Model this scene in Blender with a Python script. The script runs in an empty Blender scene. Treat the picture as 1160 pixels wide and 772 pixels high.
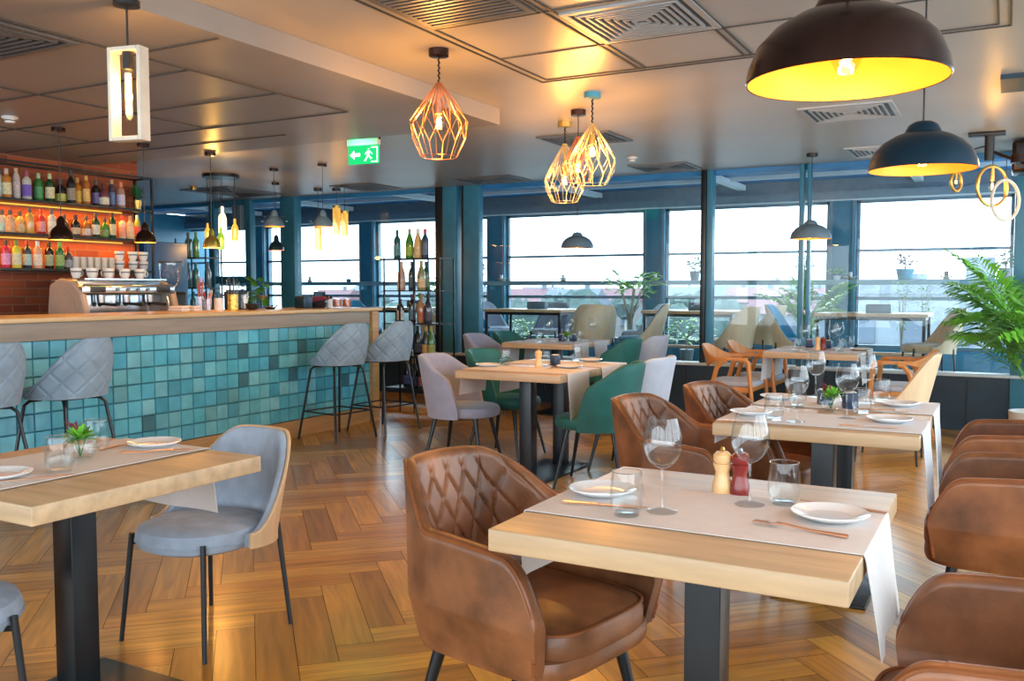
import bpy, bmesh, math, random
from math import sin, cos, pi, radians as R, sqrt, atan2, hypot
from mathutils import Vector, Matrix

# ------------------------------------------------------------------ camera, world, light, exposure
S = bpy.context.scene
COL = S.collection
EYE, FPX, YAW, PITCH = 1.3, 1024.0, R(28.7), R(3.3)
cam = bpy.data.cameras.new('camera')
cam.sensor_width = 36.0
cam.lens = FPX / 1160 * 36.0
cam.clip_start, cam.clip_end = 0.05, 600
camo = bpy.data.objects.new('camera', cam)
COL.objects.link(camo)
camo.location = (0, 0, EYE)
camo.rotation_euler = (pi / 2 - PITCH, 0, YAW)
S.camera = camo

S.view_settings.view_transform = 'Standard'
S.view_settings.look = 'None'
S.view_settings.gamma = 1
S.view_settings.use_curve_mapping = False
S.view_settings.exposure = 0.58
cy = S.cycles
cy.use_denoising = True
cy.max_bounces = 7
cy.diffuse_bounces = 4
cy.glossy_bounces = 4
cy.transmission_bounces = 7
cy.transparent_max_bounces = 24
cy.sample_clamp_indirect = 4.0
cy.caustics_reflective = False
cy.caustics_refractive = False

W = bpy.data.worlds.new('sky')
S.world = W
W.use_nodes = True
wn = W.node_tree
wn.nodes['Background'].inputs[0].default_value = (0.80, 0.92, 1.0, 1)
wn.nodes['Background'].inputs[1].default_value = 4.6

def lamp(name, kind, loc, energy, color, size=0.1, rot=None, sy=None):
    l = bpy.data.lights.new(name, kind)
    l.energy = energy
    l.color = color
    if kind == 'AREA':
        l.size = size
        if sy:
            l.shape = 'RECTANGLE'; l.size_y = sy
    elif kind == 'SUN':
        l.angle = size
    else:
        l.shadow_soft_size = size
    o = bpy.data.objects.new(name, l)
    o.location = loc
    if rot: o.rotation_euler = rot
    COL.objects.link(o)
    return o

# light portals in the far, right and rear window openings: they only help the sky light find its way in
for _n, _l, _s, _sy, _rot in (('far_window_portal', (-4.5, 12.7, 1.5), 12, 2.1, (-pi/2, 0, 0)), ('right_window_portal', (2.45, 4.5, 1.45), 14, 2.0, (pi/2, 0, pi/2)),
                              ('rear_window_portal', (-2.5, -2.7, 1.45), 9, 2.0, (pi/2, 0, 0))):
    lamp(_n, 'AREA', _l, 1, (1, 1, 1), _s, _rot, _sy).data.cycles.is_portal = True
lamp('sun', 'SUN', (0, 0, 20), 1.5, (1.0, 0.97, 0.92), R(20), (R(55), 0, R(200)))

# ------------------------------------------------------------------ measuring helpers
_c = Vector((0, 0, EYE))
_f = Vector((-sin(YAW) * cos(PITCH), cos(YAW) * cos(PITCH), -sin(PITCH)))
_r = Vector((cos(YAW), sin(YAW), 0))
_u = _r.cross(_f)
def ray(u, v): return _f + _r * ((u - 580) / FPX) - _u * ((v - 386) / FPX)
def at(u, v, **k):
    (a, val), = k.items(); i = 'xyz'.index(a)
    d = ray(u, v)
    return _c + d * ((val - _c[i]) / d[i])
def zat(x, y, v):
    "height over (x, y) seen on picture row v"
    lo, hi = -3.0, 4.0
    for _ in range(40):
        m = (lo + hi) / 2
        d = Vector((x, y, m)) - _c
        row = 386 - FPX * d.dot(_u) / d.dot(_f)
        if row > v: lo = m
        else: hi = m
    return (lo + hi) / 2

rnd = random.Random(7)

# ------------------------------------------------------------------ mesh builder
def _rot_to(d):
    return Vector((0, 0, 1)).rotation_difference(Vector(d).normalized()).to_matrix()

class MB:
    def __init__(s):
        s.v, s.f, s.c, s.uv = [], [], [], []
    def add(s, vs, fs, M=None, col=None):
        n = len(s.v)
        if M is not None: vs = [M @ Vector(p) for p in vs]
        s.v += [tuple(p) for p in vs]
        s.f += [tuple(i + n for i in f) for f in fs]
        s.c += [col] * len(fs)
        return s
    def box(s, c, d, M=None, b=0.0, col=None):
        x, y, z = c; a, e, h = d[0] / 2, d[1] / 2, d[2] / 2
        if b <= 0:
            vs = [(x+i*a, y+j*e, z+k*h) for i in (-1, 1) for j in (-1, 1) for k in (-1, 1)]
            fs = [(0,1,3,2), (4,6,7,5), (0,4,5,1), (2,3,7,6), (0,2,6,4), (1,5,7,3)]
            return s.add(vs, fs, M, col)
        bm = bmesh.new()
        bmesh.ops.create_cube(bm, size=1.0)
        for v in bm.verts: v.co = Vector((v.co.x*d[0], v.co.y*d[1], v.co.z*d[2]))
        bmesh.ops.bevel(bm, geom=list(bm.edges), offset=b, segments=3, profile=0.5, affect='EDGES', clamp_overlap=True)
        for v in bm.verts: v.co += Vector(c)
        bm.verts.index_update()
        s.add([v.co.copy() for v in bm.verts], [tuple(v.index for v in f.verts) for f in bm.faces], M, col)
        bm.free()
        return s
    def rings(s, rs, cap=True, closed=False, M=None, col=None):
        n = len(rs[0]); vs = [p for r in rs for p in r]; fs = []
        m = len(rs)
        for i in range(m if closed else m - 1):
            a, b = i * n, ((i + 1) % m) * n
            for j in range(n):
                k = (j + 1) % n
                fs.append((a + j, a + k, b + k, b + j))
        if cap and not closed:
            fs.append(tuple(range(n))[::-1]); fs.append(tuple((m-1)*n + j for j in range(n)))
        return s.add(vs, fs, M, col)
    def cyl(s, p, q, r0, r1=None, n=12, M=None, col=None):
        r1 = r0 if r1 is None else r1
        p, q = Vector(p), Vector(q); m = _rot_to(q - p)
        rs = [[c + m @ Vector((cos(2*pi*j/n)*r, sin(2*pi*j/n)*r, 0)) for j in range(n)] for c, r in ((p, r0), (q, r1))]
        return s.rings(rs, True, False, M, col)
    def tube(s, pts, r, n=6, closed=False, M=None, col=None):
        pts = [Vector(p) for p in pts]; m = len(pts); rs = []
        nrm = None
        for i, p in enumerate(pts):
            a = pts[(i-1) % m] if (closed or i > 0) else p
            b = pts[(i+1) % m] if (closed or i < m-1) else p
            t = (b - a).normalized()
            if nrm is None:
                nrm = Vector((0, 0, 1)) if abs(t.z) < .9 else Vector((1, 0, 0))
            nrm = (nrm - t * nrm.dot(t))
            if nrm.length < 1e-6: nrm = t.orthogonal()
            nrm.normalize(); bn = t.cross(nrm)
            rr = r[i] if isinstance(r, (list, tuple)) else r
            rs.append([p + nrm*cos(2*pi*j/n)*rr + bn*sin(2*pi*j/n)*rr for j in range(n)])
        return s.rings(rs, not closed, closed, M, col)
    def lathe(s, prof, n=24, c=(0, 0, 0), M=None, col=None, a0=0.0):
        c = Vector(c)
        rs = [[c + Vector((cos(a0+2*pi*j/n)*max(r, 1e-4), sin(a0+2*pi*j/n)*max(r, 1e-4), z)) for j in range(n)] for r, z in prof]
        return s.rings(rs, True, False, M, col)
    def quad(s, pts, M=None, col=None):
        return s.add(pts, [tuple(range(len(pts)))], M, col)
    def prism(s, poly, z0, z1, M=None, col=None):
        return s.rings([[Vector((x, y, z0)) for x, y in poly], [Vector((x, y, z1)) for x, y in poly]], True, False, M, col)
    def sheet(s, P, th=0.0, M=None, col=None):
        "open grid of points with a thickness"
        m, n = len(P), len(P[0])
        P = [[Vector(p) for p in r] for r in P]
        if th == 0:
            vs = [p for r in P for p in r]
            fs = [(i*n+j, i*n+j+1, (i+1)*n+j+1, (i+1)*n+j) for i in range(m-1) for j in range(n-1)]
            return s.add(vs, fs, M, col)
        N = []
        for i in range(m):
            for j in range(n):
                du = P[min(i+1, m-1)][j] - P[max(i-1, 0)][j]; dv = P[i][min(j+1, n-1)] - P[i][max(j-1, 0)]
                w = du.cross(dv)
                N.append(w.normalized() if w.length > 1e-9 else Vector((0, 0, 1)))
        A = [P[i][j] for i in range(m) for j in range(n)]
        B = [a - w * th for a, w in zip(A, N)]
        k = m * n
        fs = [(i*n+j, i*n+j+1, (i+1)*n+j+1, (i+1)*n+j) for i in range(m-1) for j in range(n-1)]
        fs += [tuple(x + k for x in f[::-1]) for f in fs]
        rim = [i*n for i in range(m)] + [(m-1)*n + j for j in range(1, n)] + [i*n + n-1 for i in range(m-2, -1, -1)] + [j for j in range(n-2, 0, -1)]
        for a, b in zip(rim, rim[1:] + rim[:1]): fs.append((b, a, a + k, b + k)[::-1])
        return s.add(A + B, fs, M, col)
    def build(s, name, mat, parent=None, sharp=35, loc=None, smooth=True):
        me = bpy.data.meshes.new(name)
        me.from_pydata(s.v, [], s.f)
        if any(c is not None for c in s.c):
            at_ = me.color_attributes.new('tint', 'FLOAT_COLOR', 'CORNER')
            for p, c in zip(me.polygons, s.c):
                for li in p.loop_indices: at_.data[li].color = (c or (1, 1, 1)) + (1,)
        bm = bmesh.new(); bm.from_mesh(me)
        bmesh.ops.recalc_face_normals(bm, faces=bm.faces)
        bm.to_mesh(me); bm.free()
        if smooth:
            me.polygons.foreach_set('use_smooth', [True] * len(me.polygons))
            me.set_sharp_from_angle(angle=R(sharp))
        me.materials.append(mat)
        o = bpy.data.objects.new(name, me)
        COL.objects.link(o)
        if loc: o.location = loc
        if parent: o.parent = parent
        return o

def tag(o, label=None, cat=None, group=None, kind=None):
    if label: o['label'] = label
    if cat: o['category'] = cat
    if group: o['group'] = group
    if kind: o['kind'] = kind
    return o
def thing(name, label, cat, loc=(0, 0, 0), rz=0.0, group=None):
    o = bpy.data.objects.new(name, None)
    o.empty_display_size = .05
    COL.objects.link(o)
    o.location = loc; o.rotation_euler = (0, 0, rz)
    return tag(o, label, cat, group)
def dup(root, loc, rz=0.0, label=None, group=None, tilt=None):
    def cp(o, par):
        c = o.copy(); COL.objects.link(c); c.parent = par
        for ch in list(o.children): cp(ch, c)
        return c
    r = cp(root, None)
    r.location = loc; r.rotation_euler = (0, 0, rz)
    if label: r['label'] = label
    if group: r['group'] = group
    return r
_seen = set()
def place(proto, key, loc, rz, label, group=None):
    "the first placing moves the thing itself, later ones copy it with its parts"
    if key not in _seen:
        _seen.add(key)
        proto.location = loc; proto.rotation_euler = (0, 0, rz)
        proto['label'] = label
        if group: proto['group'] = group
        return proto
    return dup(proto, loc, rz, label, group)
def struct(name, mb, mat, **k): return tag(mb.build(name, mat, **k), kind='structure')

# ------------------------------------------------------------------ materials
def _nodes(name):
    m = bpy.data.materials.new(name); m.use_nodes = True
    return m, m.node_tree, m.node_tree.nodes['Principled BSDF']
def mat(name, col, rough=.5, metal=0.0, var=0.0, scale=12.0, bump=0.0, bscale=60.0, spec=.5, sheen=0.0, coat=0.0, emit=None, estr=0.0, stretch=None, trans=0.0, tint=False, alpha=1.0):
    m, t, b = _nodes(name)
    I = b.inputs
    I['Base Color'].default_value = (*col, 1)
    I['Roughness'].default_value = rough
    I['Metallic'].default_value = metal
    I['Specular IOR Level'].default_value = spec
    I['Sheen Weight'].default_value = sheen
    I['Coat Weight'].default_value = coat
    I['Transmission Weight'].default_value = trans
    I['Alpha'].default_value = alpha
    if emit:
        I['Emission Color'].default_value = (*emit, 1); I['Emission Strength'].default_value = estr
    src = None
    if var or bump:
        tc = t.nodes.new('ShaderNodeTexCoord'); mp = t.nodes.new('ShaderNodeMapping')
        t.links.new(tc.outputs['Object'], mp.inputs[0])
        if stretch: mp.inputs['Scale'].default_value = stretch
    if var:
        nz = t.nodes.new('ShaderNodeTexNoise'); nz.inputs['Scale'].default_value = scale; nz.inputs['Detail'].default_value = 5
        t.links.new(mp.outputs[0], nz.inputs['Vector'])
        rp = t.nodes.new('ShaderNodeValToRGB')
        rp.color_ramp.elements[0].position = .3; rp.color_ramp.elements[1].position = .7
        rp.color_ramp.elements[0].color = (*[c * (1 - var) for c in col], 1)
        rp.color_ramp.elements[1].color = (*[min(1, c * (1 + var)) for c in col], 1)
        t.links.new(nz.outputs['Fac'], rp.inputs[0]); src = rp.outputs[0]
        t.links.new(src, I['Base Color'])
    if tint:
        at_ = t.nodes.new('ShaderNodeVertexColor'); at_.layer_name = 'tint'
        if src is None: t.links.new(at_.outputs[0], I['Base Color'])
        else:
            mx = t.nodes.new('ShaderNodeMix'); mx.data_type = 'RGBA'; mx.blend_type = 'MULTIPLY'; mx.inputs[0].default_value = 1
            t.links.new(src, mx.inputs[6]); t.links.new(at_.outputs[0], mx.inputs[7]); t.links.new(mx.outputs[2], I['Base Color'])
    if bump:
        n2 = t.nodes.new('ShaderNodeTexNoise'); n2.inputs['Scale'].default_value = bscale; n2.inputs['Detail'].default_value = 4
        t.links.new(mp.outputs[0], n2.inputs['Vector'])
        bp = t.nodes.new('ShaderNodeBump'); bp.inputs['Strength'].default_value = bump; bp.inputs['Distance'].default_value = .01
        t.links.new(n2.outputs['Fac'], bp.inputs['Height']); t.links.new(bp.outputs[0], I['Normal'])
    return m
def pane_mat(name, tint=(1, 1, 1), refl=.5, rough=.0, base=.04, power=1.0):
    "thin clear glass: mostly see-through, mirror-like at grazing angles"
    m = bpy.data.materials.new(name); m.use_nodes = True; t = m.node_tree
    t.nodes.clear()
    o = t.nodes.new('ShaderNodeOutputMaterial'); mx = t.nodes.new('ShaderNodeMixShader')
    tr = t.nodes.new('ShaderNodeBsdfTransparent'); gl = t.nodes.new('ShaderNodeBsdfGlossy'); lw = t.nodes.new('ShaderNodeLayerWeight')
    ml = t.nodes.new('ShaderNodeMath'); ml.operation = 'MULTIPLY_ADD'
    lw.inputs[0].default_value = .35
    tr.inputs[0].default_value = (*tint, 1); gl.inputs['Roughness'].default_value = rough
    pw_ = t.nodes.new('ShaderNodeMath'); pw_.operation = 'POWER'; pw_.inputs[1].default_value = power
    t.links.new(lw.outputs['Facing'], pw_.inputs[0]); t.links.new(pw_.outputs[0], ml.inputs[0]); ml.inputs[1].default_value = refl; ml.inputs[2].default_value = base
    t.links.new(ml.outputs[0], mx.inputs[0]); t.links.new(tr.outputs[0], mx.inputs[1]); t.links.new(gl.outputs[0], mx.inputs[2])
    t.links.new(mx.outputs[0], o.inputs[0])
    return m
def emat(name, col, st):
    m = bpy.data.materials.new(name); m.use_nodes = True; t = m.node_tree; t.nodes.clear()
    o = t.nodes.new('ShaderNodeOutputMaterial'); e = t.nodes.new('ShaderNodeEmission')
    e.inputs[0].default_value = (*col, 1); e.inputs[1].default_value = st
    t.links.new(e.outputs[0], o.inputs[0]); return m

def floor_mat():
    m, t, b = _nodes('herringbone_oak')
    a = t.nodes.new('ShaderNodeVertexColor'); a.layer_name = 'tint'
    uv = t.nodes.new('ShaderNodeUVMap'); uv.uv_map = 'grain'
    mp = t.nodes.new('ShaderNodeMapping'); mp.inputs['Scale'].default_value = (2.2, 26, 1)
    t.links.new(uv.outputs[0], mp.inputs[0])
    nz = t.nodes.new('ShaderNodeTexNoise'); nz.inputs['Scale'].default_value = 1.0; nz.inputs['Detail'].default_value = 6; nz.inputs['Distortion'].default_value = .6
    t.links.new(mp.outputs[0], nz.inputs['Vector'])
    rp = t.nodes.new('ShaderNodeValToRGB')
    rp.color_ramp.elements[0].position = .25; rp.color_ramp.elements[0].color = (.50, .46, .42, 1)
    rp.color_ramp.elements[1].position = .65; rp.color_ramp.elements[1].color = (1.1, 1.08, 1.05, 1)
    t.links.new(nz.outputs['Fac'], rp.inputs[0])
    mx = t.nodes.new('ShaderNodeMix'); mx.data_type = 'RGBA'; mx.blend_type = 'MULTIPLY'; mx.inputs[0].default_value = 1
    t.links.new(a.outputs[0], mx.inputs[6]); t.links.new(rp.outputs[0], mx.inputs[7])
    t.links.new(mx.outputs[2], b.inputs['Base Color'])
    b.inputs['Roughness'].default_value = .30
    b.inputs['Specular IOR Level'].default_value = 1.0
    b.inputs['Coat Weight'].default_value = .35; b.inputs['Coat Roughness'].default_value = .16
    bp = t.nodes.new('ShaderNodeBump'); bp.inputs['Strength'].default_value = .04; bp.inputs['Distance'].default_value = .001
    t.links.new(nz.outputs['Fac'], bp.inputs['Height']); t.links.new(bp.outputs[0], b.inputs['Normal'])
    return m
def brick_mat():
    m, t, b = _nodes('old_brick')
    tc = t.nodes.new('ShaderNodeTexCoord'); sp = t.nodes.new('ShaderNodeSeparateXYZ'); cb = t.nodes.new('ShaderNodeCombineXYZ')
    t.links.new(tc.outputs['Object'], sp.inputs[0]); t.links.new(sp.outputs['Y'], cb.inputs['X']); t.links.new(sp.outputs['Z'], cb.inputs['Y'])
    br = t.nodes.new('ShaderNodeTexBrick')
    br.inputs['Scale'].default_value = 1; br.inputs['Brick Width'].default_value = .235; br.inputs['Row Height'].default_value = .068
    br.inputs['Mortar Size'].default_value = .006; br.inputs['Mortar Smooth'].default_value = .3
    br.inputs['Color1'].default_value = (.36, .075, .022, 1); br.inputs['Color2'].default_value = (.17, .032, .014, 1); br.inputs['Mortar'].default_value = (.26, .12, .07, 1)
    nz = t.nodes.new('ShaderNodeTexNoise'); nz.inputs['Scale'].default_value = 9
    t.links.new(tc.outputs['Object'], nz.inputs['Vector'])
    ad = t.nodes.new('ShaderNodeMix'); ad.data_type = 'VECTOR'; ad.inputs[0].default_value = .012
    t.links.new(cb.outputs[0], ad.inputs[4]); t.links.new(nz.outputs['Color'], ad.inputs[5])
    t.links.new(ad.outputs[1], br.inputs['Vector'])
    t.links.new(br.outputs['Color'], b.inputs['Base Color'])
    b.inputs['Roughness'].default_value = .7
    bp = t.nodes.new('ShaderNodeBump'); bp.inputs['Strength'].default_value = .7; bp.inputs['Distance'].default_value = .01; bp.invert = True
    t.links.new(br.outputs['Fac'], bp.inputs['Height']); t.links.new(bp.outputs[0], b.inputs['Normal'])
    return m

M = dict(
    floor=floor_mat(), brick=brick_mat(),
    ceiling=mat('ceiling_paint', (.38, .365, .345), .34, var=.10, scale=1.2, spec=.6),
    ceil_trim=mat('ceiling_joint', (.06, .055, .05), .5, var=.1),
    soffit=mat('soffit_paint', (.27, .255, .24), .36, var=.08, scale=2),
    vent=mat('vent_metal', (.16, .165, .17), .4, .5, var=.1),
    vent_pale=mat('pale_vent_metal', (.42, .43, .44), .4, .3, var=.05),
    frame=mat('teal_frame_paint', (.038, .20, .31), .35, var=.12, scale=6),
    navy=mat('navy_panel', (.010, .032, .055), .45, var=.2, scale=4),
    outer_ceil=mat('blue_ceiling', (.02, .22, .50), .5, var=.15, scale=3),
    white_trim=mat('white_trim', (.60, .70, .75), .4, var=.04),
    ledge=mat('ledge_paint', (.22, .36, .42), .35, var=.08),
    stone=mat('terrace_deck', (.34, .37, .38), .6, var=.15, scale=8),
    wall=mat('plaster', (.45, .42, .38), .7, var=.06, scale=5),
    glass=pane_mat('window_glass', (.93, .98, 1.0), .12, 0, .02),
    clear=pane_mat('drinking_glass', (.97, .985, .99), .80, .0, .03, 3.0),
    bulbglass=pane_mat('bulb_glass', (1, .9, .7), .4, 0, .05),
    goblet=mat('crystal', (1, 1, 1), .0, trans=1.0),
    oak=mat('table_oak', (.52, .36, .21), .36, var=.16, scale=3.2, stretch=(1, 9, 9), bump=.05, bscale=20),
    oak_side=mat('table_edge_oak', (.50, .36, .22), .5, var=.2, scale=5, stretch=(1, 1, 14)),
    counter=mat('counter_oak', (.62, .40, .19), .3, var=.15, scale=3, stretch=(9, 1, 9)),
    greywood=mat('greyed_wood_band', (.30, .25, .20), .5, var=.12, scale=3, stretch=(9, .8, 12)),
    basewood=mat('plinth_oak', (.46, .27, .11), .45, var=.2, scale=3, stretch=(9, .8, 12)),
    steel=mat('black_powder_steel', (.010, .014, .018), .32, .2, var=.1),
    blackmetal=mat('black_metal', (.012, .012, .014), .35, .4, var=.1),
    cloth=mat('linen_runner', (.68, .64, .62), .85, var=.03, scale=30, bump=.15, bscale=300),
    cloth_white=mat('white_linen', (.66, .68, .71), .85, var=.03, scale=30, bump=.15, bscale=300),
    tile=mat('glazed_tile', (1, 1, 1), .16, var=.22, scale=11, tint=True, bump=.06, bscale=14, coat=.3),
    grout=mat('grout', (.09, .29, .37), .8, var=.1),
    leather=mat('tan_leather', (.235, .090, .036), .38, var=.55, scale=6, bump=.06, bscale=120, spec=.5),
    leather_d=mat('saddle_leather', (.28, .095, .035), .36, var=.35, scale=5, bump=.05, bscale=120),
    piping=mat('leather_piping', (.22, .07, .022), .4, var=.2),
    stitch=mat('grey_velvet', (.21, .31, .41), .7, var=.15, scale=9, bump=.1, bscale=200, sheen=.15),
    greyfab=mat('grey_weave', (.33, .40, .50), .85, var=.14, scale=16, bump=.2, bscale=350, sheen=.1),
    mauve=mat('mauve_grey_fabric', (.29, .31, .41), .8, var=.07, scale=14, bump=.1, bscale=300, sheen=.3),
    palegrey=mat('pale_grey_fabric', (.46, .54, .66), .8, var=.05, scale=14, bump=.1, bscale=300, sheen=.2),
    teal=mat('teal_velvet', (.003, .115, .105), .6, var=.2, scale=8, bump=.05, bscale=200, sheen=.08),
    bluefab=mat('blue_fabric', (.03, .30, .52), .8, var=.1, scale=10, sheen=.2),
    veneer=mat('ash_veneer', (.68, .45, .25), .45, var=.10, scale=3, stretch=(7, 7, 1)),
    blond=mat('blond_veneer', (.72, .56, .36), .5, var=.08, scale=3, stretch=(7, 7, 1)),
    orangewood=mat('orange_beech', (.60, .26, .07), .4, var=.12, scale=4, stretch=(5, 5, 1)),
    china=mat('white_china', (.84, .85, .86), .18, coat=.4),
    copper=mat('copper', (.66, .36, .22), .28, .9, var=.12),
    copperw=mat('copper_wire', (.62, .24, .09), .35, .8, var=.08),
    brasswire=mat('pale_brass_wire', (.75, .62, .34), .4, .6, var=.08),
    bronze=mat('aged_bronze', (.032, .013, .010), .20, .5, var=.45, scale=5),
    bluemetal=mat('petrol_enamel', (.005, .030, .055), .28, .3, var=.1),
    greymetal=mat('grey_blue_enamel', (.14, .22, .28), .4, .1, var=.1),
    gold_in=mat('gold_inner', (.92, .42, .06), .45, .2, var=.05),
    brass=mat('brass', (.62, .40, .10), .3, .8, var=.1),
    whiteplastic=mat('white_plastic', (.75, .75, .74), .4, var=.02),
    whitewood=mat('whitewashed_wood', (.66, .60, .50), .6, var=.1, scale=10),
    chrome=mat('brushed_steel', (.62, .66, .70), .18, .95, var=.06),
    beigeplastic=mat('beige_side_panel', (.42, .33, .27), .35, var=.05),
    black=mat('black_plastic', (.012, .012, .013), .35, var=.05),
    leaf=mat('palm_leaf', (.14, .46, .035), .45, var=.4, scale=6, sheen=.1),
    leaf2=mat('bright_leaf', (.20, .55, .05), .5, var=.4, scale=20),
    leafd=mat('deep_leaf', (.03, .17, .06), .5, var=.35, scale=14),
    stem=mat('brown_stem', (.22, .15, .08), .7, var=.2),
    bark=mat('pale_trunk', (.34, .32, .26), .8, var=.2),
    soil=mat('soil', (.05, .035, .025), .9, var=.3),
    redflower=mat('dark_red_petal', (.20, .02, .05), .5, var=.3),
    potgrey=mat('grey_pot', (.16, .20, .22), .6, var=.1),
    potblue=mat('blue_pot', (.05, .30, .45), .4, var=.1),
    potwhite=mat('white_pot', (.70, .72, .74), .4, var=.05),
    navyblock=mat('navy_ceramic', (.012, .035, .09), .35, var=.15),
    millwood=mat('beech_mill', (.78, .48, .22), .3, var=.1, scale=5, stretch=(6, 6, 1)),
    millred=mat('cherry_mill', (.20, .020, .015), .22, var=.25, scale=5, stretch=(6, 6, 1)),
    amber=mat('amber_glass', (.85, .50, .08), .1, emit=(1, .55, .08), estr=.5, alpha=1),
    exitgreen=emat('exit_green', (.012, .46, .13), 1.25),
    exitwhite=emat('exit_white', (.9, 1, .92), 2.0),
    fil=emat('filament', (1, .60, .18), 30),
    filw=emat('filament_white', (1, .80, .45), 14),
    rubber=mat('rubber', (.02, .02, .02), .7),
    bluewall=mat('blue_cabinet', (.018, .11, .30), .45, var=.1, scale=4),
    shelf=mat('blackened_shelf', (.02, .028, .036), .4, .4, var=.15),
    paper=mat('paper_label', (.80, .76, .64), .6, var=.06, scale=40),
    city_w=mat('render_wall', (0.152, 0.170, 0.194), .8, var=.06, scale=1),  # town colours bluish and muted, with the distant haze mixed in
    city_g=mat('grey_wall', (0.117, 0.140, 0.170), .8, var=.06, scale=1),
    city_b=mat('beige_wall', (0.159, 0.147, 0.147), .8, var=.06, scale=1),
    city_r=mat('red_roof', (0.152, 0.077, 0.088), .8, var=.15, scale=2),
    city_roof=mat('slate_roof', (0.100, 0.117, 0.147), .8, var=.15, scale=2),
    city_win=mat('dark_window', (0.058, 0.077, 0.105), .3),
    city_ground=mat('town_ground', (0.117, 0.135, 0.147), .9, var=.2, scale=.2),
    city_tree=mat('hazy_tree', (0.058, 0.088, 0.082), .9, var=.3, scale=1.5),
)

# ================================================================== THE SETTING
CEIL, LOWC = 2.52, 2.41
YP, YO = 9.25, 12.5          # glazed screen, outer windows
PLAT = 0.28

# floor: oak herringbone at 45 degrees to the room
def herringbone():
    L, Wd = .70, .14
    ang = R(45); ca, sa = cos(ang), sin(ang)
    vs, fs, cols, uvs = [], [], [], []
    rr = random.Random(3)
    pal = [(.60, .28, .030), (.66, .33, .038), (.52, .235, .022), (.70, .37, .055), (.46, .20, .02), (.58, .29, .04), (.40, .18, .022)]
    x0, x1, y0, y1 = -9.5, 2.4, -2.6, YP
    for k in range(-160, 160):
        for m in range(-24, 25):
            ox, oy = k * Wd + m * L, k * Wd - m * L
            for (a, b, w, h, d) in ((ox, oy, L, Wd, 0), (ox + L, oy + Wd - L, Wd, L, 1)):
                cx, cy_ = a + w / 2, b + h / 2
                X, Y = cx * ca - cy_ * sa - 3.0, cx * sa + cy_ * ca + 4.0
                if not (x0 - .35 < X < x1 + .35 and y0 - .35 < Y < y1 + .25): continue
                c = rr.choice(pal); j = rr.uniform(.88, 1.12); c = tuple(min(1, q * j) for q in c)
                g = .0012; u0 = rr.uniform(0, 50)
                pts = [(a + g, b + g), (a + w - g, b + g), (a + w - g, b + h - g), (a + g, b + h - g)]
                n = len(vs)
                vs += [(px * ca - py * sa - 3.0, px * sa + py * ca + 4.0, 0) for px, py in pts]
                fs.append((n, n + 1, n + 2, n + 3)); cols.append(c)
                q = [(0, 0), (L, 0), (L, Wd), (0, Wd)] if d == 0 else [(0, 0), (0, Wd), (L, Wd), (L, 0)]
                uvs.append([(u0 + s_, u0 + t_) for s_, t_ in q])
    me = bpy.data.meshes.new('floor'); me.from_pydata(vs, [], fs)
    ca_ = me.color_attributes.new('tint', 'FLOAT_COLOR', 'CORNER'); ul = me.uv_layers.new(name='grain')
    for p, c, u in zip(me.polygons, cols, uvs):
        for i, li in enumerate(p.loop_indices):
            ca_.data[li].color = (*c, 1); ul.data[li].uv = u[i]
    me.materials.append(M['floor'])
    o = bpy.data.objects.new('floor', me); COL.objects.link(o); tag(o, kind='structure')
herringbone()
struct('floor_underlay', MB().box((-5.7, 3.32, -.06), (16.6, 11.85, .11)), mat('dark_joint', (.05, .03, .015), .8))
struct('floor_terrace', MB().box((-5.7, (YP + YO + .3) / 2 + .04, PLAT - .14), (16.6, YO + .3 - YP - .08, .28)), M['stone'])

# ceilings
c = MB()
c.box((-5.7, 3.3, CEIL + .06), (16.6, 11.94, .12))
struct('ceiling', c, M['ceiling'])
c = MB(); xs = -3.062
c.box(((xs - 7.6) / 2 - .0, (5.42 - 2.6) / 2, (CEIL + LOWC) / 2), (xs + 7.6, 5.42 + 2.6, CEIL - LOWC - .002))
struct('ceiling_bar_soffit', c, M['soffit'])

def joints(name, segs, z, w=.010, h=.006, m='ceil_trim'):
    "shadow joints between the ceiling panels"
    b = MB()
    for (xa, ya, xb, yb) in segs:
        d = Vector((xb - xa, yb - ya, 0)); n = d.normalized(); p = Vector((-n.y, n.x, 0)) * w / 2
        A, B = Vector((xa, ya, z)), Vector((xb, yb, z))
        b.rings([[A - p, A + p, A + p - Vector((0, 0, h)), A - p - Vector((0, 0, h))], [B - p, B + p, B + p - Vector((0, 0, h)), B - p - Vector((0, 0, h))]])
    struct(name, b, M[m], smooth=False)
# service panels with double joints
segs = []
for dx in (0, .05):
    segs += [(-2.45 + dx, 1.0, -2.45 + dx, 4.85 - dx), (-2.45 + dx, 4.85 - dx, -.02 - dx, 4.85 - dx), (-.02 - dx, 4.85 - dx, -.02 - dx, 1.0)]
for x in (-1.83, -1.24): segs += [(x, 1.0, x, 4.80), (x + .04, 1.0, x + .04, 4.80)]
segs += [(-2.40, 4.25, -.07, 4.25), (-2.40, 3.63, -.07, 3.63), (-2.40, 3.0, -.07, 3.0)]
joints('ceiling_panel_joint', segs, CEIL)
segs = [(-3.67, 1.0, -3.67, 4.55), (-7.2, 4.55, -3.67, 4.55), (-7.2, 3.93, -3.67, 3.93), (-7.2, 3.30, -3.67, 3.30), (-4.9, 2.7, -4.9, 4.5), (-6.1, 2.7, -6.1, 4.5), (-3.6, 2.95, -3.1, 2.95), (-6.9, 5.0, -4.6, 5.0)]
joints('ceiling_bar_panel_joint', segs, LOWC, .012)

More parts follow.
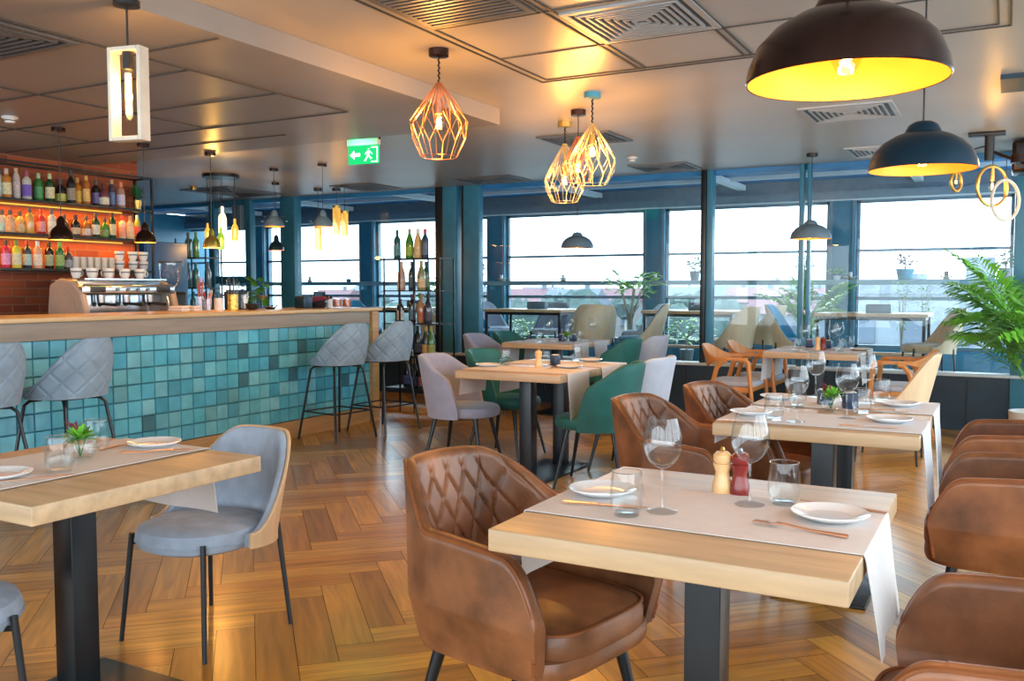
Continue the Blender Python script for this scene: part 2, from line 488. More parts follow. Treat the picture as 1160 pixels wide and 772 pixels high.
# side and rear walls with window openings (unseen rear ones added for front light)
def window_wall(name, axis, pos, a, b, z0, z1, top, posts, th=.14):
    w = MB()
    def bx(u0, u1, za, zb, t=th):
        if axis == 'x': w.box((pos, (u0 + u1) / 2, (za + zb) / 2), (t, u1 - u0, zb - za))
        else: w.box(((u0 + u1) / 2, pos, (za + zb) / 2), (u1 - u0, t, zb - za))
    bx(a, b, 0, z0); bx(a, b, z1, top)
    for p in posts: bx(p - .08, p + .08, z0, z1)
    struct(name, w, M['frame'], smooth=False)
window_wall('wall_right', 'x', 2.4, -2.6, YO, .45, 2.40, 2.75, [-2.5, -.5, 1.6, 3.7, 5.8, 7.9, 10.0, 12.35])
window_wall('wall_rear', 'y', -2.6, -7.5, 2.4, .45, 2.40, 2.56, [-7.4, -5.2, -3.0, -.8, 1.4, 2.3])
w = MB().box((-7.37, 1.65, 1.26), (.14, 8.5, 2.52)); struct('wall_brick', w, M['brick'])
w = MB().box((-14.0, 9.0, 1.35), (.14, 8.0, 2.7)); struct('wall_left', w, M['frame'])
w = MB().box((-10.7, 5.95, 1.26), (6.52, .10, 2.52)); struct('wall_back_room', w, M['bluewall'])

# ---- glazed screen between the dining room and the raised terrace room
def X9(u): return at(u, 300, y=YP).x
scr = thing('glazed_screen', 'teal framed glazed screen standing on a low dark navy wall in front of the terrace room', 'glass partition', (0, YP, 0))
scr['kind'] = 'structure'
def post(u0, u1, depth=.14, z0=0, z1=CEIL, m='frame', off=0):
    a, b = X9(u0), X9(u1)
    p = MB().box(((a + b) / 2, off, (z0 + z1) / 2), (abs(b - a), depth, z1 - z0), b=.006).build('post', M[m], scr)
    return p
a, b = X9(-120), 2.3
MB().box(((a + b) / 2, 0, .25), (b - a, .12, .50)).build('low_wall', M['navy'], scr)
for i in range(14):
    x = -6.9 + i * .66
    if x < 2.2: MB().box((x, -.064, .25), (.012, .010, .46)).build('panel_joint', M['steel'], scr)
MB().box(((a + b) / 2, -.01, .513), (b - a, .20, .028), b=.005).build('sill', M['white_trim'], scr)
post(497, 505, .16, m='steel'); post(505.4, 520, .16)
post(525, 527, .10, m='steel'); post(527.4, 545, .10)
post(795, 801, .12, .52, m='steel'); post(801.5, 808, .12, .52); post(905, 910, .10, .52); post(914, 918, .10, .52)
post(1148, 1215, .16, 0); post(322, 338, .14, 0); post(240, 246, .10, .0); post(281, 287, .10, .0)
MB().box(((X9(246) + X9(281)) / 2, 0, 2.47), (abs(X9(281) - X9(246)), .08, .09)).build('door_head', M['frame'], scr)
MB().box(((X9(246) + X9(281)) / 2, 0, 1.42), (abs(X9(281) - X9(246)), .06, .10)).build('door_rail', M['frame'], scr)
MB().box(((X9(246) + X9(281)) / 2, 0, .30), (abs(X9(281) - X9(246)), .06, .40)).build('door_panel', M['frame'], scr)
for u0, u1, z0 in ((545, 795, .53), (808, 905, .53), (918, 1148, .53), (338, 497, .53), (246, 281, .5)):
    a, b = X9(u0) + .004, X9(u1) - .004
    MB().box(((a + b) / 2, 0, (z0 + CEIL) / 2 - .005), (b - a, .010, CEIL - z0 - .02)).build('glass_pane', M['glass'], scr)
MB().box((X9(275), -.06, 2.27), (.16, .10, .34), b=.01).build('blind_box', M['greymetal'], scr)

# ---- outer windows
HEAD = 2.45
def X12(u): return at(u, 300, y=YO).x
out_posts = [(150, 175), (286, 304), (411, 428), (555, 575), (732, 755), (940, 970), (1148, 1185), (1330, 1362), (1500, 1530)]
wl = MB()
wl.box((-5.7, YO, .26), (16.6, .16, .52)); struct('wall_far_low', wl, M['frame'])
wl = MB(); wl.box((-5.7, YO, (HEAD + 2.72) / 2), (16.6, .20, 2.72 - HEAD)); wl.box((-5.7, YO - .14, 2.50), (16.6, .10, .10)); struct('beam_far', wl, M['greymetal'], smooth=False)
struct('trim_1', MB().box((-5.7, YO - .11, HEAD - .004), (16.6, .10, .022)), M['white_trim'])
edges = [X12(-80)] + [x for p in out_posts for x in (X12(p[0]), X12(p[1]))]
for i, (u0, u1) in enumerate(out_posts):
    a, b = X12(u0), X12(u1)
    struct('column_far.%03d' % i, MB().box(((a + b) / 2, YO, (HEAD + .52) / 2), (b - a, .22, HEAD - .52), b=.01), M['frame'])
    struct('column_trim.%03d' % i, MB().box((a + .03, YO - .115, (HEAD + .52) / 2), (.025, .02, HEAD - .52)).box((b - .03, YO - .115, (HEAD + .52) / 2), (.025, .02, HEAD - .52)), M['greymetal'])
for i in range(1, len(out_posts)):
    a, b = X12(out_posts[i-1][1]), X12(out_posts[i][0])
    w = tag(bpy.data.objects.new('window_%d' % i, None), kind='structure'); COL.objects.link(w); w.location = ((a + b) / 2, YO, .52)
    l = (b - a) - .004
    f = MB()
    for z, t in ((1.79, .035), (1.17, .05), (.52, .06), (.02 + .0, .05), (HEAD - .52 - .02, .04)):
        pass
    for z, t in ((1.79, .035), (1.172, .045), (.545, .05), (HEAD - .025, .05)):
        f.box((0, 0, z - .52), (l, .06, t))
    for sx in (-1, 1): f.box((sx * (l / 2 - .02), 0, (HEAD - .52) / 2), (.04, .06, HEAD - .52))
    f.build('window_frame', M['greymetal'], w, smooth=False)
    MB().box((0, .015, (HEAD - .52) / 2), (l - .08, .008, HEAD - .60)).build('window_pane', M['glass'], w)
struct('window_ledge', MB().box((-5.7, YO - .27, 1.380), (16.6, .24, .065), b=.006), M['ledge'])
for i, u in enumerate((300, 420, 565, 742, 955, 1152, 1300)):
    struct('ledge_bracket.%03d' % i, MB().box((X12(u), YO - .20, 1.32), (.04, .20, .08)), M['frame'])
struct('ceiling_terrace', MB().box((-5.7, (YP + YO) / 2 + .08, 2.78), (16.6, YO - YP + .3, .12)), M['outer_ceil'])
struct('ceiling_edge', MB().box((-5.7, YP + .055, 2.60), (16.6, .06, .26)), M['outer_ceil'])
# pale battens of the terrace ceiling
t = MB()
for y in (9.9, 11.6): t.box((-5.7, y, 2.695), (16.6, .07, .05))
for i, x in enumerate([-12, -9.9, -7.7, -5.3, -3.2, -1.0, 1.2]): t.box((x, (YP + YO) / 2, 2.66), (.10, YO - YP - .3, .07))
struct('trim_2', t, M['white_trim'], smooth=False)

# ---- ceiling grilles
def vent(name, x0, y0, x1, y1, z, n, m, label, louvre='x', group='ceiling air grilles', fr=.03):
    t = thing(name, label, 'air vent', ((x0 + x1) / 2, (y0 + y1) / 2, z), 0, group)
    w, d = x1 - x0, y1 - y0
    f = MB()
    for s in (-1, 1):
        f.box((s * (w / 2 - fr / 2), 0, -.006), (fr, d, .012)); f.box((0, s * (d / 2 - fr / 2), -.006), (w - 2 * fr, fr, .012))
    f.build('frame', M[m], t, smooth=False)
    MB().box((0, 0, -.0015), (w - 2 * fr, d - 2 * fr, .003)).build('backing', M['black'], t)
    s = MB()
    if louvre == 'nested':
        for k in range(1, n):
            q = k / n; a, b = (w / 2 - fr) * q, (d / 2 - fr) * q
            for e in (-1, 1):
                s.box((e * a, 0, -.009), (.010, 2 * b, .012)); s.box((0, e * b, -.009), (2 * a, .010, .012))
    else:
        for k in range(n):
            q = -.5 + (k + .5) / n
            if louvre == 'x': s.box((0, q * (d - 2 * fr), -.009), (w - 2 * fr, (d - 2 * fr) / n * .45, .010), M=None)
            else: s.box((q * (w - 2 * fr), 0, -.009), ((w - 2 * fr) / n * .45, d - 2 * fr, .010))
    s.build('louvre', M[m], t, smooth=False)
    return t
vent('ceiling_vent', -2.39, 2.55, -1.85, 3.60, CEIL, 26, 'vent', 'large dark slatted ceiling grille with fine louvres above the copper wire pendant', 'x')
vent('ceiling_vent', -1.78, 3.68, -1.20, 4.22, CEIL, 8, 'vent_pale', 'square ceiling diffuser beside the big bronze dome pendant', 'nested')
vent('ceiling_vent', -1.29, 6.38, -.69, 6.98, CEIL, 7, 'vent_pale', 'square grey diffuser on the ceiling between the bronze and blue dome pendants', 'nested')
vent('ceiling_vent', -1.29, 8.36, -.70, 9.0, CEIL, 7, 'vent_pale', 'square ceiling diffuser nearest the glazed screen behind the blue dome pendant', 'nested')
vent('ceiling_vent', -3.37, 6.55, -2.74, 7.08, CEIL, 7, 'vent', 'dark square diffuser on the ceiling right behind the three clustered wire pendants', 'nested')
vent('ceiling_vent', -3.35, 8.50, -2.75, 9.05, CEIL, 7, 'vent', 'ceiling diffuser by the smoke detector near the slim screen post', 'nested')
vent('ceiling_vent', -5.43, 8.55, -4.73, 9.10, CEIL, 7, 'vent', 'ceiling diffuser just right of the thick teal post', 'nested')
vent('ceiling_vent', -7.1, 8.45, -6.5, 9.08, CEIL, 7, 'vent', 'ceiling diffuser behind the amber tube pendants', 'nested')
vent('ceiling_vent', -9.0, 7.9, -8.2, 8.9, CEIL, 7, 'vent', 'wide ceiling diffuser over the glazed door behind the bottle pendants', 'nested')
vent('ceiling_vent', -4.30, 1.9, -3.70, 2.70, LOWC, 9, 'vent', 'dark ceiling grille at the upper left above the bar soffit', 'nested')
struct('trim_3', MB().box((-.02 + .13, 4.0 + 2.15, CEIL - .012), (.36, .42, .03)), M['navy'])

def smoke(x, y, z, label, m='whiteplastic'):
    t = thing('smoke_detector', label, 'smoke detector', (x, y, z), 0, 'round detectors on the ceiling')
    MB().lathe([(.045, 0), (.05, -.006), (.05, -.012), (.042, -.018)], 20).build('base', M[m], t)
    MB().lathe([(.032, -.018), (.032, -.034), (.028, -.042), (.0, -.043)], 20).build('sensor', M[m], t)
    MB().lathe([(.0325, -.024), (.0325, -.030)], 20).build('slot', M['black'], t)
smoke(-5.686, 3.629, LOWC, 'white smoke detector on the dark ceiling left of the framed pendant')
smoke(-3.096, 7.978, CEIL, 'white smoke detector on the ceiling right of the clustered wire pendants')
smoke(-8.6, 7.75, CEIL, 'small brass coloured detector on the ceiling left of the bottle cluster pendant', 'brass')

# ---- the town outside, seen over the roof edge
struct('ground_town', MB().box((-40, 275, -14.3), (760, 520, .6)), M['city_ground'])
_town = []
def clear_of(x, y, r):
    return all((x - a) ** 2 + (y - b) ** 2 > (r + c) ** 2 for a, b, c in _town)
def house(u, v, y, w, d, h, wall, roof, rows, cols, label, pitched=True, sub=0):
    p = at(u, v, y=y)
    for _ in range(60):
        if clear_of(p.x, y + d / 2, max(w, d) * .68): break
        y += 5; p = at(u, v, y=y)
    _town.append((p.x, y + d / 2, max(w, d) * .68))
    t = thing('town_building', label, 'building', (p.x, y, -14), 0, 'buildings of the town below')
    z = p.z + 14 - (h * .0)
    MB().box((0, d / 2, z / 2), (w, d, z)).build('wall', M[wall], t)
    if pitched:
        e = .4; r = MB()
        r.rings([[Vector((-w/2-e, -e, z)), Vector((-w/2-e, d/2, z + h)), Vector((-w/2-e, d+e, z))], [Vector((w/2+e, -e, z)), Vector((w/2+e, d/2, z + h)), Vector((w/2+e, d+e, z))]])
        r.build('roof', M[roof], t, smooth=False)
        MB().box((w * .25, d * .5, z + h * .8), (.8, .8, h)).build('chimney', M['city_g'], t)
    else:
        MB().box((0, d / 2, z + .25), (w + .5, d + .5, .5)).build('roof', M[roof], t)
        MB().box((w * .2, d * .5, z + 1.1), (w * .15, d * .3, 1.3)).build('roof_cabin', M[wall], t)
    for r_ in range(rows):
        for q in range(cols):
            x = -w / 2 + (q + .5) * w / cols; zz = z - 1.6 - r_ * 3.0
            if zz < 1: continue
            f = MB().box((x, -.06, zz), (w / cols * .40, .12, 1.5)).build('window', M['city_win'], t)
            if rows * cols < 25: MB().box((x, -.5, zz - 1.0), (w / cols * .55, .9, .15)).build('balcony', M['city_w'], t)
house(1062, 333, 46, 8.2, 9, 2, 'city_w', 'city_roof', 4, 4, 'pale apartment block with rows of windows outside the right window', False)
house(1000, 342, 60, 7.5, 9, 2, 'city_g', 'city_roof', 4, 3, 'grey apartment block beyond the window left of the pale block', False)
house(1125, 328, 70, 12, 10, 2, 'city_g', 'city_roof', 4, 4, 'distant grey block at the right end of the town view', False)
house(880, 356, 100, 6.2, 8, 2.5, 'city_w', 'city_r', 2, 3, 'low house with a faded red roof outside between the slim posts')
house(850, 343, 150, 9, 9, 2.5, 'city_b', 'city_r', 2, 3, 'house with a red roof behind the low house outside')
house(820, 342, 180, 11, 9, 3, 'city_w', 'city_roof', 2, 3, 'pale house with a slate roof far outside the centre window')
house(640, 346, 150, 10, 9, 3, 'city_w', 'city_roof', 2, 3, 'pale house seen under the small grey pendant')
house(594, 343, 170, 10, 9, 3, 'city_b', 'city_r', 2, 3, 'house with a red roof seen left of the small grey pendant')
house(690, 341, 200, 12, 9, 3, 'city_b', 'city_r', 2, 3, 'house with a red roof beyond the small leafy tree')
house(780, 339, 210, 12, 9, 3, 'city_g', 'city_roof', 2, 3, 'grey house far outside behind the potted plant')
house(450, 340, 180, 12, 9, 3, 'city_w', 'city_roof', 2, 3, 'pale house outside behind the wine rack')
house(370, 340, 200, 12, 9, 3, 'city_b', 'city_r', 2, 3, 'house with a red roof outside beyond the bar end')
for i, u in enumerate(range(430, 1150, 26)):
    p = Vector((0, 230 + 16 * (i % 8), 0))
    house(u + rnd.uniform(-8, 8), rnd.uniform(328, 338), p.y, rnd.uniform(14, 26), 11, rnd.uniform(2, 4), rnd.choice(['city_w', 'city_g', 'city_b']), rnd.choice(['city_roof', 'city_r']), 0, 0,
          'hazy distant building on the town skyline', rnd.random() < .5)
def blob(bm, c, r, n=10, jit=.25, rr=rnd):
    rs = []
    for i in range(1, 7):
        a = pi * i / 7
        rs.append([Vector(c) + Vector((cos(2*pi*j/n)*sin(a), sin(2*pi*j/n)*sin(a), -cos(a))) * r * rr.uniform(1-jit, 1+jit) for j in range(n)])
    bm.rings(rs)
for i in range(30):
    for _ in range(80):
        p = at(430 + i * 24 + rnd.uniform(-14, 14), rnd.uniform(332, 346), y=rnd.uniform(70, 210))
        if clear_of(p.x, p.y, 4.2): break
    else: continue
    _town.append((p.x, p.y, 4.2))
    t = thing('town_tree', 'hazy grey-green tree among the houses outside', 'tree', (p.x, p.y, -14), 0, 'trees of the town below')
    z = p.z + 14
    b = MB(); 
    for k in range(5): blob(b, (rnd.uniform(-1.6, 1.6), rnd.uniform(-1.2, 1.2), z - 2 + rnd.uniform(-1.4, 1.0)), rnd.uniform(1.3, 2.0))
    b.build('crown', M['city_tree'], t); MB().cyl((0, 0, 0), (0, 0, z - 2), .3, .2, 8).build('trunk', M['bark'], t)

# ================================================================== FURNITURE BUILDERS
def smooth01(x): x = max(0, min(1, x)); return x * x * (3 - 2 * x)

def shell(rows, nrm, zt, zb, th, warp, nz=14, quilt=None, skip_out=False, lip=5):
    """upholstered or veneered shell: rows = plan points along the shell, nrm = their outward plan normals,
    zt/zb = top and bottom heights per row, th = thickness, warp(p, z, i) bends a point"""
    rs = []
    m = len(rows)
    for i in range(m):
        (px_, py_), (nx, ny) = rows[i], nrm[i]
        T = th(i) if callable(th) else th
        a, b = zb[i], max(zt[i], zb[i] + .004)
        ring = []
        for k in range(nz):                                  # inner face, bottom to top
            z = a + (b - T * .5 - a) * k / (nz - 1)
            q = quilt(i / (m - 1), z) if quilt else 0
            ring.append((px_ - nx * (T * .5 - q) , py_ - ny * (T * .5 - q), z))
        for k in range(1, lip):                              # rounded rim
            f = pi * k / lip
            ring.append((px_ - nx * T * .5 * cos(f), py_ - ny * T * .5 * cos(f), b - T * .5 + T * .5 * sin(f)))
        for k in range(nz):
            z = b - T * .5 - (b - T * .5 - a) * k / (nz - 1)
            ring.append((px_ + nx * T * .5, py_ + ny * T * .5, z))
        rs.append([Vector(warp(x, y, z, i)) for x, y, z in ring])
    return rs
def plan_curve(pts, n):
    "even samples along a polyline with rounded joints, and outward normals"
    P = [Vector((*p, 0)) for p in pts]
    L = [0]
    for a, b in zip(P, P[1:]): L.append(L[-1] + (b - a).length)
    out = []
    for i in range(n):
        s = L[-1] * i / (n - 1); k = 0
        while k < len(P) - 2 and s > L[k + 1]: k += 1
        f = (s - L[k]) / (L[k + 1] - L[k])
        out.append(P[k].lerp(P[k + 1], f))
    for _ in range(2):
        out = [out[0]] + [(out[i-1] + out[i] * 2 + out[i+1]) / 4 for i in range(1, n-1)] + [out[-1]]
    nr = []
    for i in range(n):
        t = (out[min(i+1, n-1)] - out[max(i-1, 0)]).normalized()
        nr.append((-t.y, t.x))
    return [(p.x, p.y) for p in out], nr
def sup(a, rx, ry, e):
    c, s = cos(a), sin(a)
    return (rx * math.copysign(abs(c) ** (2 / e), c), ry * math.copysign(abs(s) ** (2 / e), s))
def cushion(cx, cy, rx, ry, z0, z1, e=3.2, crown=.015, n=40, r=.02):
    b = MB(); rs = []
    h = z1 - z0; r = min(r, h / 2)
    prof = [(1 - r/rx*.9, z0), (1 - r/rx*.25, z0 + r*.3), (1, z0 + r), (1, z1 - r), (1 - r/rx*.25, z1 - r*.3), (1 - r/rx*.9, z1), (.72, z1 + crown*.6), (.4, z1 + crown*.93), (.08, z1 + crown)]
    for q, z in prof:
        rs.append([Vector((cx + x * q, cy + y * q, z)) for x, y in (sup(2*pi*j/n, rx, ry, e) for j in range(n))])
    b.rings(rs); return b
def leg_mb(x0, y0, z0, x1, y1, r0, r1, n=12): return MB().cyl((x0, y0, z0), (x1, y1, 0), r0, r1, n)

def diamond(su, sz, d=.007, w=.16):
    "quilting: depth of the stitched grooves of a diamond pattern"
    def f(u, z):
        a = (u / su + z / sz) % 1; b = (u / su - z / sz) % 1
        q = min(a, 1 - a, b, 1 - b)
        return d * math.exp(-(q / w) ** 2 * 4)
    return f

def brown_armchair():
    "faces +x; tub armchair in tan leather with a quilted back"
    t = thing('leather_armchair', '', 'armchair')
    hw = .268
    pts = [(.25, hw), (.10, hw + .005), (-.12, hw), (-.20, hw - .02), (-.255, hw - .08), (-.265, .10), (-.27, 0), (-.265, -.10), (-.255, -hw + .08), (-.20, -hw + .02), (-.12, -hw), (.10, -hw - .005), (.25, -hw)]
    n = 261
    rows, nr = plan_curve(pts, n)
    nr = [(-a, -b) if (a * x + b * y) < 0 else (a, b) for (a, b), (x, y) in zip(nr, rows)]
    zt, zb = [], []
    for (x, y) in rows:
        arm = .655 + .012 * (1 - smooth01((x + .1) / .3))
        if x > .12: arm = .655 - .15 * ((x - .12) / .13) ** 2.6
        k = smooth01((-.115 - x) / .12)
        zt.append(arm + (.815 - arm) * k - .012 * (abs(y) / .27) ** 2 * k)
        zb.append(.350)
    tall = [smooth01((-.115 - x) / .12) for x, y in rows]
    def warp(x, y, z, i):
        h = max(0, (z - .45) / .39)
        w = tall[i]
        y *= 1 - .34 * h * w
        x -= (.10 * h) * max(w, .0)
        low = max(0, (.47 - z) / .14)
        return (x * (1 - .10 * low), y * (1 - .10 * low) * (1 + .03 * min(1, h)), z)
    dq = diamond(.062, .150, .0095, .12)
    def quilt(u, z):
        if .27 < u < .73 and z > .50:
            e = min(1, (u - .27) / .03, (.73 - u) / .03, (z - .50) / .02, max(0, (.797 - z) / .045))
            return dq(u - .5, z) * max(0, e)
        return 0
    def thk(i): return .045
    rs = shell(rows, nr, zt, zb, thk, warp, 64, quilt)
    MB().rings(rs).build('tub_shell', M['leather'], t, sharp=50)
    # piping along the rim
    rim = [rs[i][64 + 3] for i in range(0, n, 3)]
    rim = [Vector(p) + Vector((0, 0, .001)) for p in rim]
    low = [rs[0][-6 - j * 5] for j in range(5)]; low2 = [rs[-1][-6 - j * 5] for j in range(5)]
    MB().tube(low[::-1] + rim + low2, .0055, 6).build('piping', M['piping'], t)
    s = cushion(.015, 0, .262, .232, .36, .452, 4.5, .022, 48, .03).build('seat', M['leather'], t)
    MB().tube([(.015 + x * 1.0, y * 1.0, .444) for x, y in (sup(2*pi*j/48, .258, .228, 4.5) for j in range(48))], .005, 6, True).build('seat_piping', M['piping'], s)
    cushion(.012, 0, .262, .262, .325, .385, 4.5, .0, 48, .02).build('apron', M['leather'], t)
    for sx in (-1, 1):
        for sy in (-1, 1):
            MB().cyl((sx * .17, sy * .17, .34), (sx * .235 - (.02 if sx < 0 else 0), sy * .225, 0), .020, .011, 14).build('leg', M['steel'], t)
    return t

def tub_chair(fab, name='tub_chair', quilt=False):
    "faces +x; round fabric tub chair on conical metal legs"
    t = thing(name, '', 'chair')
    n = 61; rows, nr, zt, zb = [], [], [], []
    for i in range(n):
        u = -1 + 2 * i / (n - 1); a = R(104) * u
        rows.append((-.235 * cos(a), .250 * sin(a))); nr.append((-cos(a), sin(a)))
        q = abs(u)
        z = .825 - .03 * q ** 2 - .10 * smooth01((q - .40) / .45)
        if q > .78: z -= .24 * ((q - .78) / .22) ** 2.2
        zt.append(z); zb.append(.385)
    def warp(x, y, z, i):
        h = max(0, (z - .40) / .42)
        return (x * (1 + .16 * h) - .035 * h * (1 if x < 0 else .3), y * (1 + .10 * h), z)
    MB().rings(shell(rows, nr, zt, zb, .038, warp, 12)).build('backrest', M[fab], t, sharp=50)
    cushion(.03, 0, .235, .225, .385, .465, 2.3, .012, 40, .03).build('seat', M[fab], t)
    MB().cyl((0, 0, .37), (0, 0, .386), .15, .16, 24).build('underframe', M['steel'], t)
    for sx in (-1, 1):
        for sy in (-1, 1):
            MB().cyl((sx * .15, sy * .15, .385), (sx * .225, sy * .225, 0), .017, .009, 12).build('leg', M['steel'], t)
    return t

def shell_chair(fab, wood, name='veneer_shell_chair', seat_h=.465, top=.785, legs=True, low=False):
    "faces +x; round padded seat with a wood veneered wrap-around back"
    t = thing(name, '', 'chair')
    n = 61
    def geo(off, th, d=0):
        rows, nr, zt, zb = [], [], [], []
        for i in range(n):
            u = -1 + 2 * i / (n - 1); a = R(98) * u; q = abs(u)
            rows.append((-(.232 + off) * cos(a), (.240 + off) * sin(a))); nr.append((-cos(a), sin(a)))
            top_ = top - (top - seat_h + .02) * (smooth01((q - .22) / .74) ** 1.15) - d
            bot = seat_h - .10 + .03 * q + d
            zt.append(max(top_, bot + .02)); zb.append(bot)
        def warp(x, y, z, i):
            h = max(0, (z - seat_h + .05) / .36)
            return (x * (1 + .13 * h) - .05 * h * (1 if x < 0 else .2), y * (1 + .10 * h), z)
        return shell(rows, nr, zt, zb, th, warp, 12)
    MB().rings(geo(0, .026)).build('backrest', M[fab], t, sharp=50)
    MB().rings(geo(.019, .012, -.003)).build('veneer_shell', M[wood], t, sharp=50)
    sc = cushion(.02, 0, .228, .222, seat_h - .085, seat_h, 2.2, .010, 44, .035).build('seat', M[fab], t)
    MB().tube([(.02 + x * 1.005, y * 1.005, seat_h - .052) for x, y in (sup(2*pi*j/44, .228, .222, 2.2) for j in range(44))], .003, 5, True).build('seam', M[fab], sc)
    for sx in (-1, 1):
        for sy in (-1, 1):
            l = MB(); x, y = sx * .18, sy * .18
            l.cyl((x * 1.02, y * 1.02, seat_h - .035), (sx * .215, sy * .215, 0), .0105, .0085, 10)
            l.cyl((x * .75, y * .75, seat_h - .075), (x * 1.03, y * 1.03, seat_h - .07), .008, .008, 8)
            l.build('leg', M['steel'], t)
    return t

def bar_stool():
    "faces +x; quilted grey velvet seat shell on black tube legs"
    t = thing('bar_stool', '', 'bar stool')
    n = 181; rows, nr, zt, zb = [], [], [], []
    for i in range(n):
        u = -1 + 2 * i / (n - 1); a = R(112) * u; q = abs(u)
        rows.append((-.205 * cos(a), .225 * sin(a))); nr.append((-cos(a), sin(a)))
        zt.append(1.01 - .30 * smooth01((q - .16) / .80) ** 1.1); zb.append(.648)
    def warp(x, y, z, i):
        h = (z - .65) / .36
        bulge = sin(min(1, max(0, h)) * pi) * .05
        return (x * (1 + .02 * h + bulge) - .05 * h, y * (1 + .04 * h + bulge) * (1 - .16 * max(0, h - .55)), z)
    dq = diamond(.150, .135, .0090, .12)
    rs = shell(rows, nr, zt, zb, .045, warp, 48)
    # stitched diamonds on the outside of the back
    for i, r in enumerate(rs):
        u = i / (n - 1); nx, ny = nr[i]
        for k in range(52, len(r)):
            z = r[k].z; q = dq(u - .5, z) * min(1, max(0, (z - .655) / .01))
            r[k] = r[k] - Vector((nx, ny, 0)) * q
        for k in range(0, 48):
            z = r[k].z; r[k] = r[k] + Vector((nx, ny, 0)) * dq(u - .5, z)
    MB().rings(rs).build('quilted_back', M['stitch'], t, sharp=60)
    cushion(.02, 0, .215, .215, .640, .705, 2.3, .010, 40, .03).build('seat', M['stitch'], t)
    MB().cyl((0, 0, .63), (0, 0, .645), .13, .15, 20).build('underframe', M['steel'], t)
    for sx in (-1, 1):
        for sy in (-1, 1):
            MB().tube([(sx * .08, sy * .10, .632), (sx * .125, sy * .145, .628), (sx * .15, sy * .165, .60), (sx * .235, sy * .235, 0)], .0105, 8).build('leg', M['steel'], t)
    k = .165 + (.235 - .165) * (.60 - .24) / .60; kx = .15 + (.235 - .15) * (.60 - .24) / .60
    MB().tube([(kx, k, .24), (kx, -k, .24), (-kx, -k, .24), (-kx, k, .24)], .007, 8, True).build('footrest', M['steel'], t)
    return t

def wood_armchair():
    "faces +x; bent beech armchair with slanted legs"
    t = thing('beech_armchair', '', 'armchair')
    n = 41; rows, nr, zt, zb = [], [], [], []
    for i in range(n):
        u = -1 + 2 * i / (n - 1); q = abs(u)
        a = R(92) * u
        x = -.26 * cos(a) + (.16 * max(0, (q - .72) / .28))
        rows.append((x, .285 * sin(a))); nr.append((-cos(a), sin(a)))
        zt.append(.80 - .10 * smooth01((q - .12) / .6)); zb.append(.60 + .07 * smooth01((q - .2) / .6))
    def warp(x, y, z, i): 
        h = (z - .62) / .2
        return (x - .05 * h * (1 if x < 0 else 0), y, z)
    MB().rings(shell(rows, nr, zt, zb, .020, warp, 6)).build('back_band', M['orangewood'], t, sharp=50)
    for sy in (-1, 1):
        MB().tube([(.10, sy * .285, .675), (.14, sy * .285, .68), (.17, sy * .283, .655), (.235, sy * .275, 0)], [.022, .024, .022, .014], 8).build('front_leg', M['orangewood'], t)
        MB().tube([(-.02, sy * .284, .665), (-.06, sy * .280, .66), (-.11, sy * .272, .60), (-.27, sy * .25, 0)], [.020, .022, .022, .014], 8).build('rear_leg', M['orangewood'], t)
        MB().box((-.0, sy * .262, .415), (.40, .022, .05), b=.005).build('side_rail', M['orangewood'], t)
    MB().box((.17, 0, .415), (.022, .50, .05), b=.005).build('front_rail', M['orangewood'], t)
    MB().box((-.17, 0, .415), (.022, .50, .05), b=.005).build('rear_rail', M['orangewood'], t)
    cushion(0, 0, .215, .235, .435, .485, 4, .008, 36, .02).build('seat_pad', M['palegrey'], t)
    return t

def dining_table(x0, x1, y0, y1, label, posts=1, top=.75, th=.052):
    w, d = x1 - x0, y1 - y0
    t = thing('dining_table', label, 'table', ((x0 + x1) / 2, (y0 + y1) / 2, 0), 0, 'oak dining tables on black posts')
    s = MB().box((0, 0, top - th / 2), (w, d, th), b=.004).build('tabletop', M['oak'], t)
    MB().box((0, 0, top - th - .008), (w * .55, d * .6, .012)).build('mount_plate', M['steel'], t)
    if posts == 1:
        MB().box((0, 0, (top - th) / 2), (.09, .09, top - th - .02), b=.003).build('post', M['steel'], t)
        MB().box((0, 0, .006), (.40, .48, .012), b=.003).build('base_plate', M['steel'], t)
    else:
        for sy in (-1, 1): MB().box((0, sy * .26, (top - th) / 2), (.09, .09, top - th - .02), b=.003).build('post', M['steel'], t)
        MB().box((0, 0, .006), (.38, .76, .012), b=.003).build('base_plate', M['steel'], t)
    return t
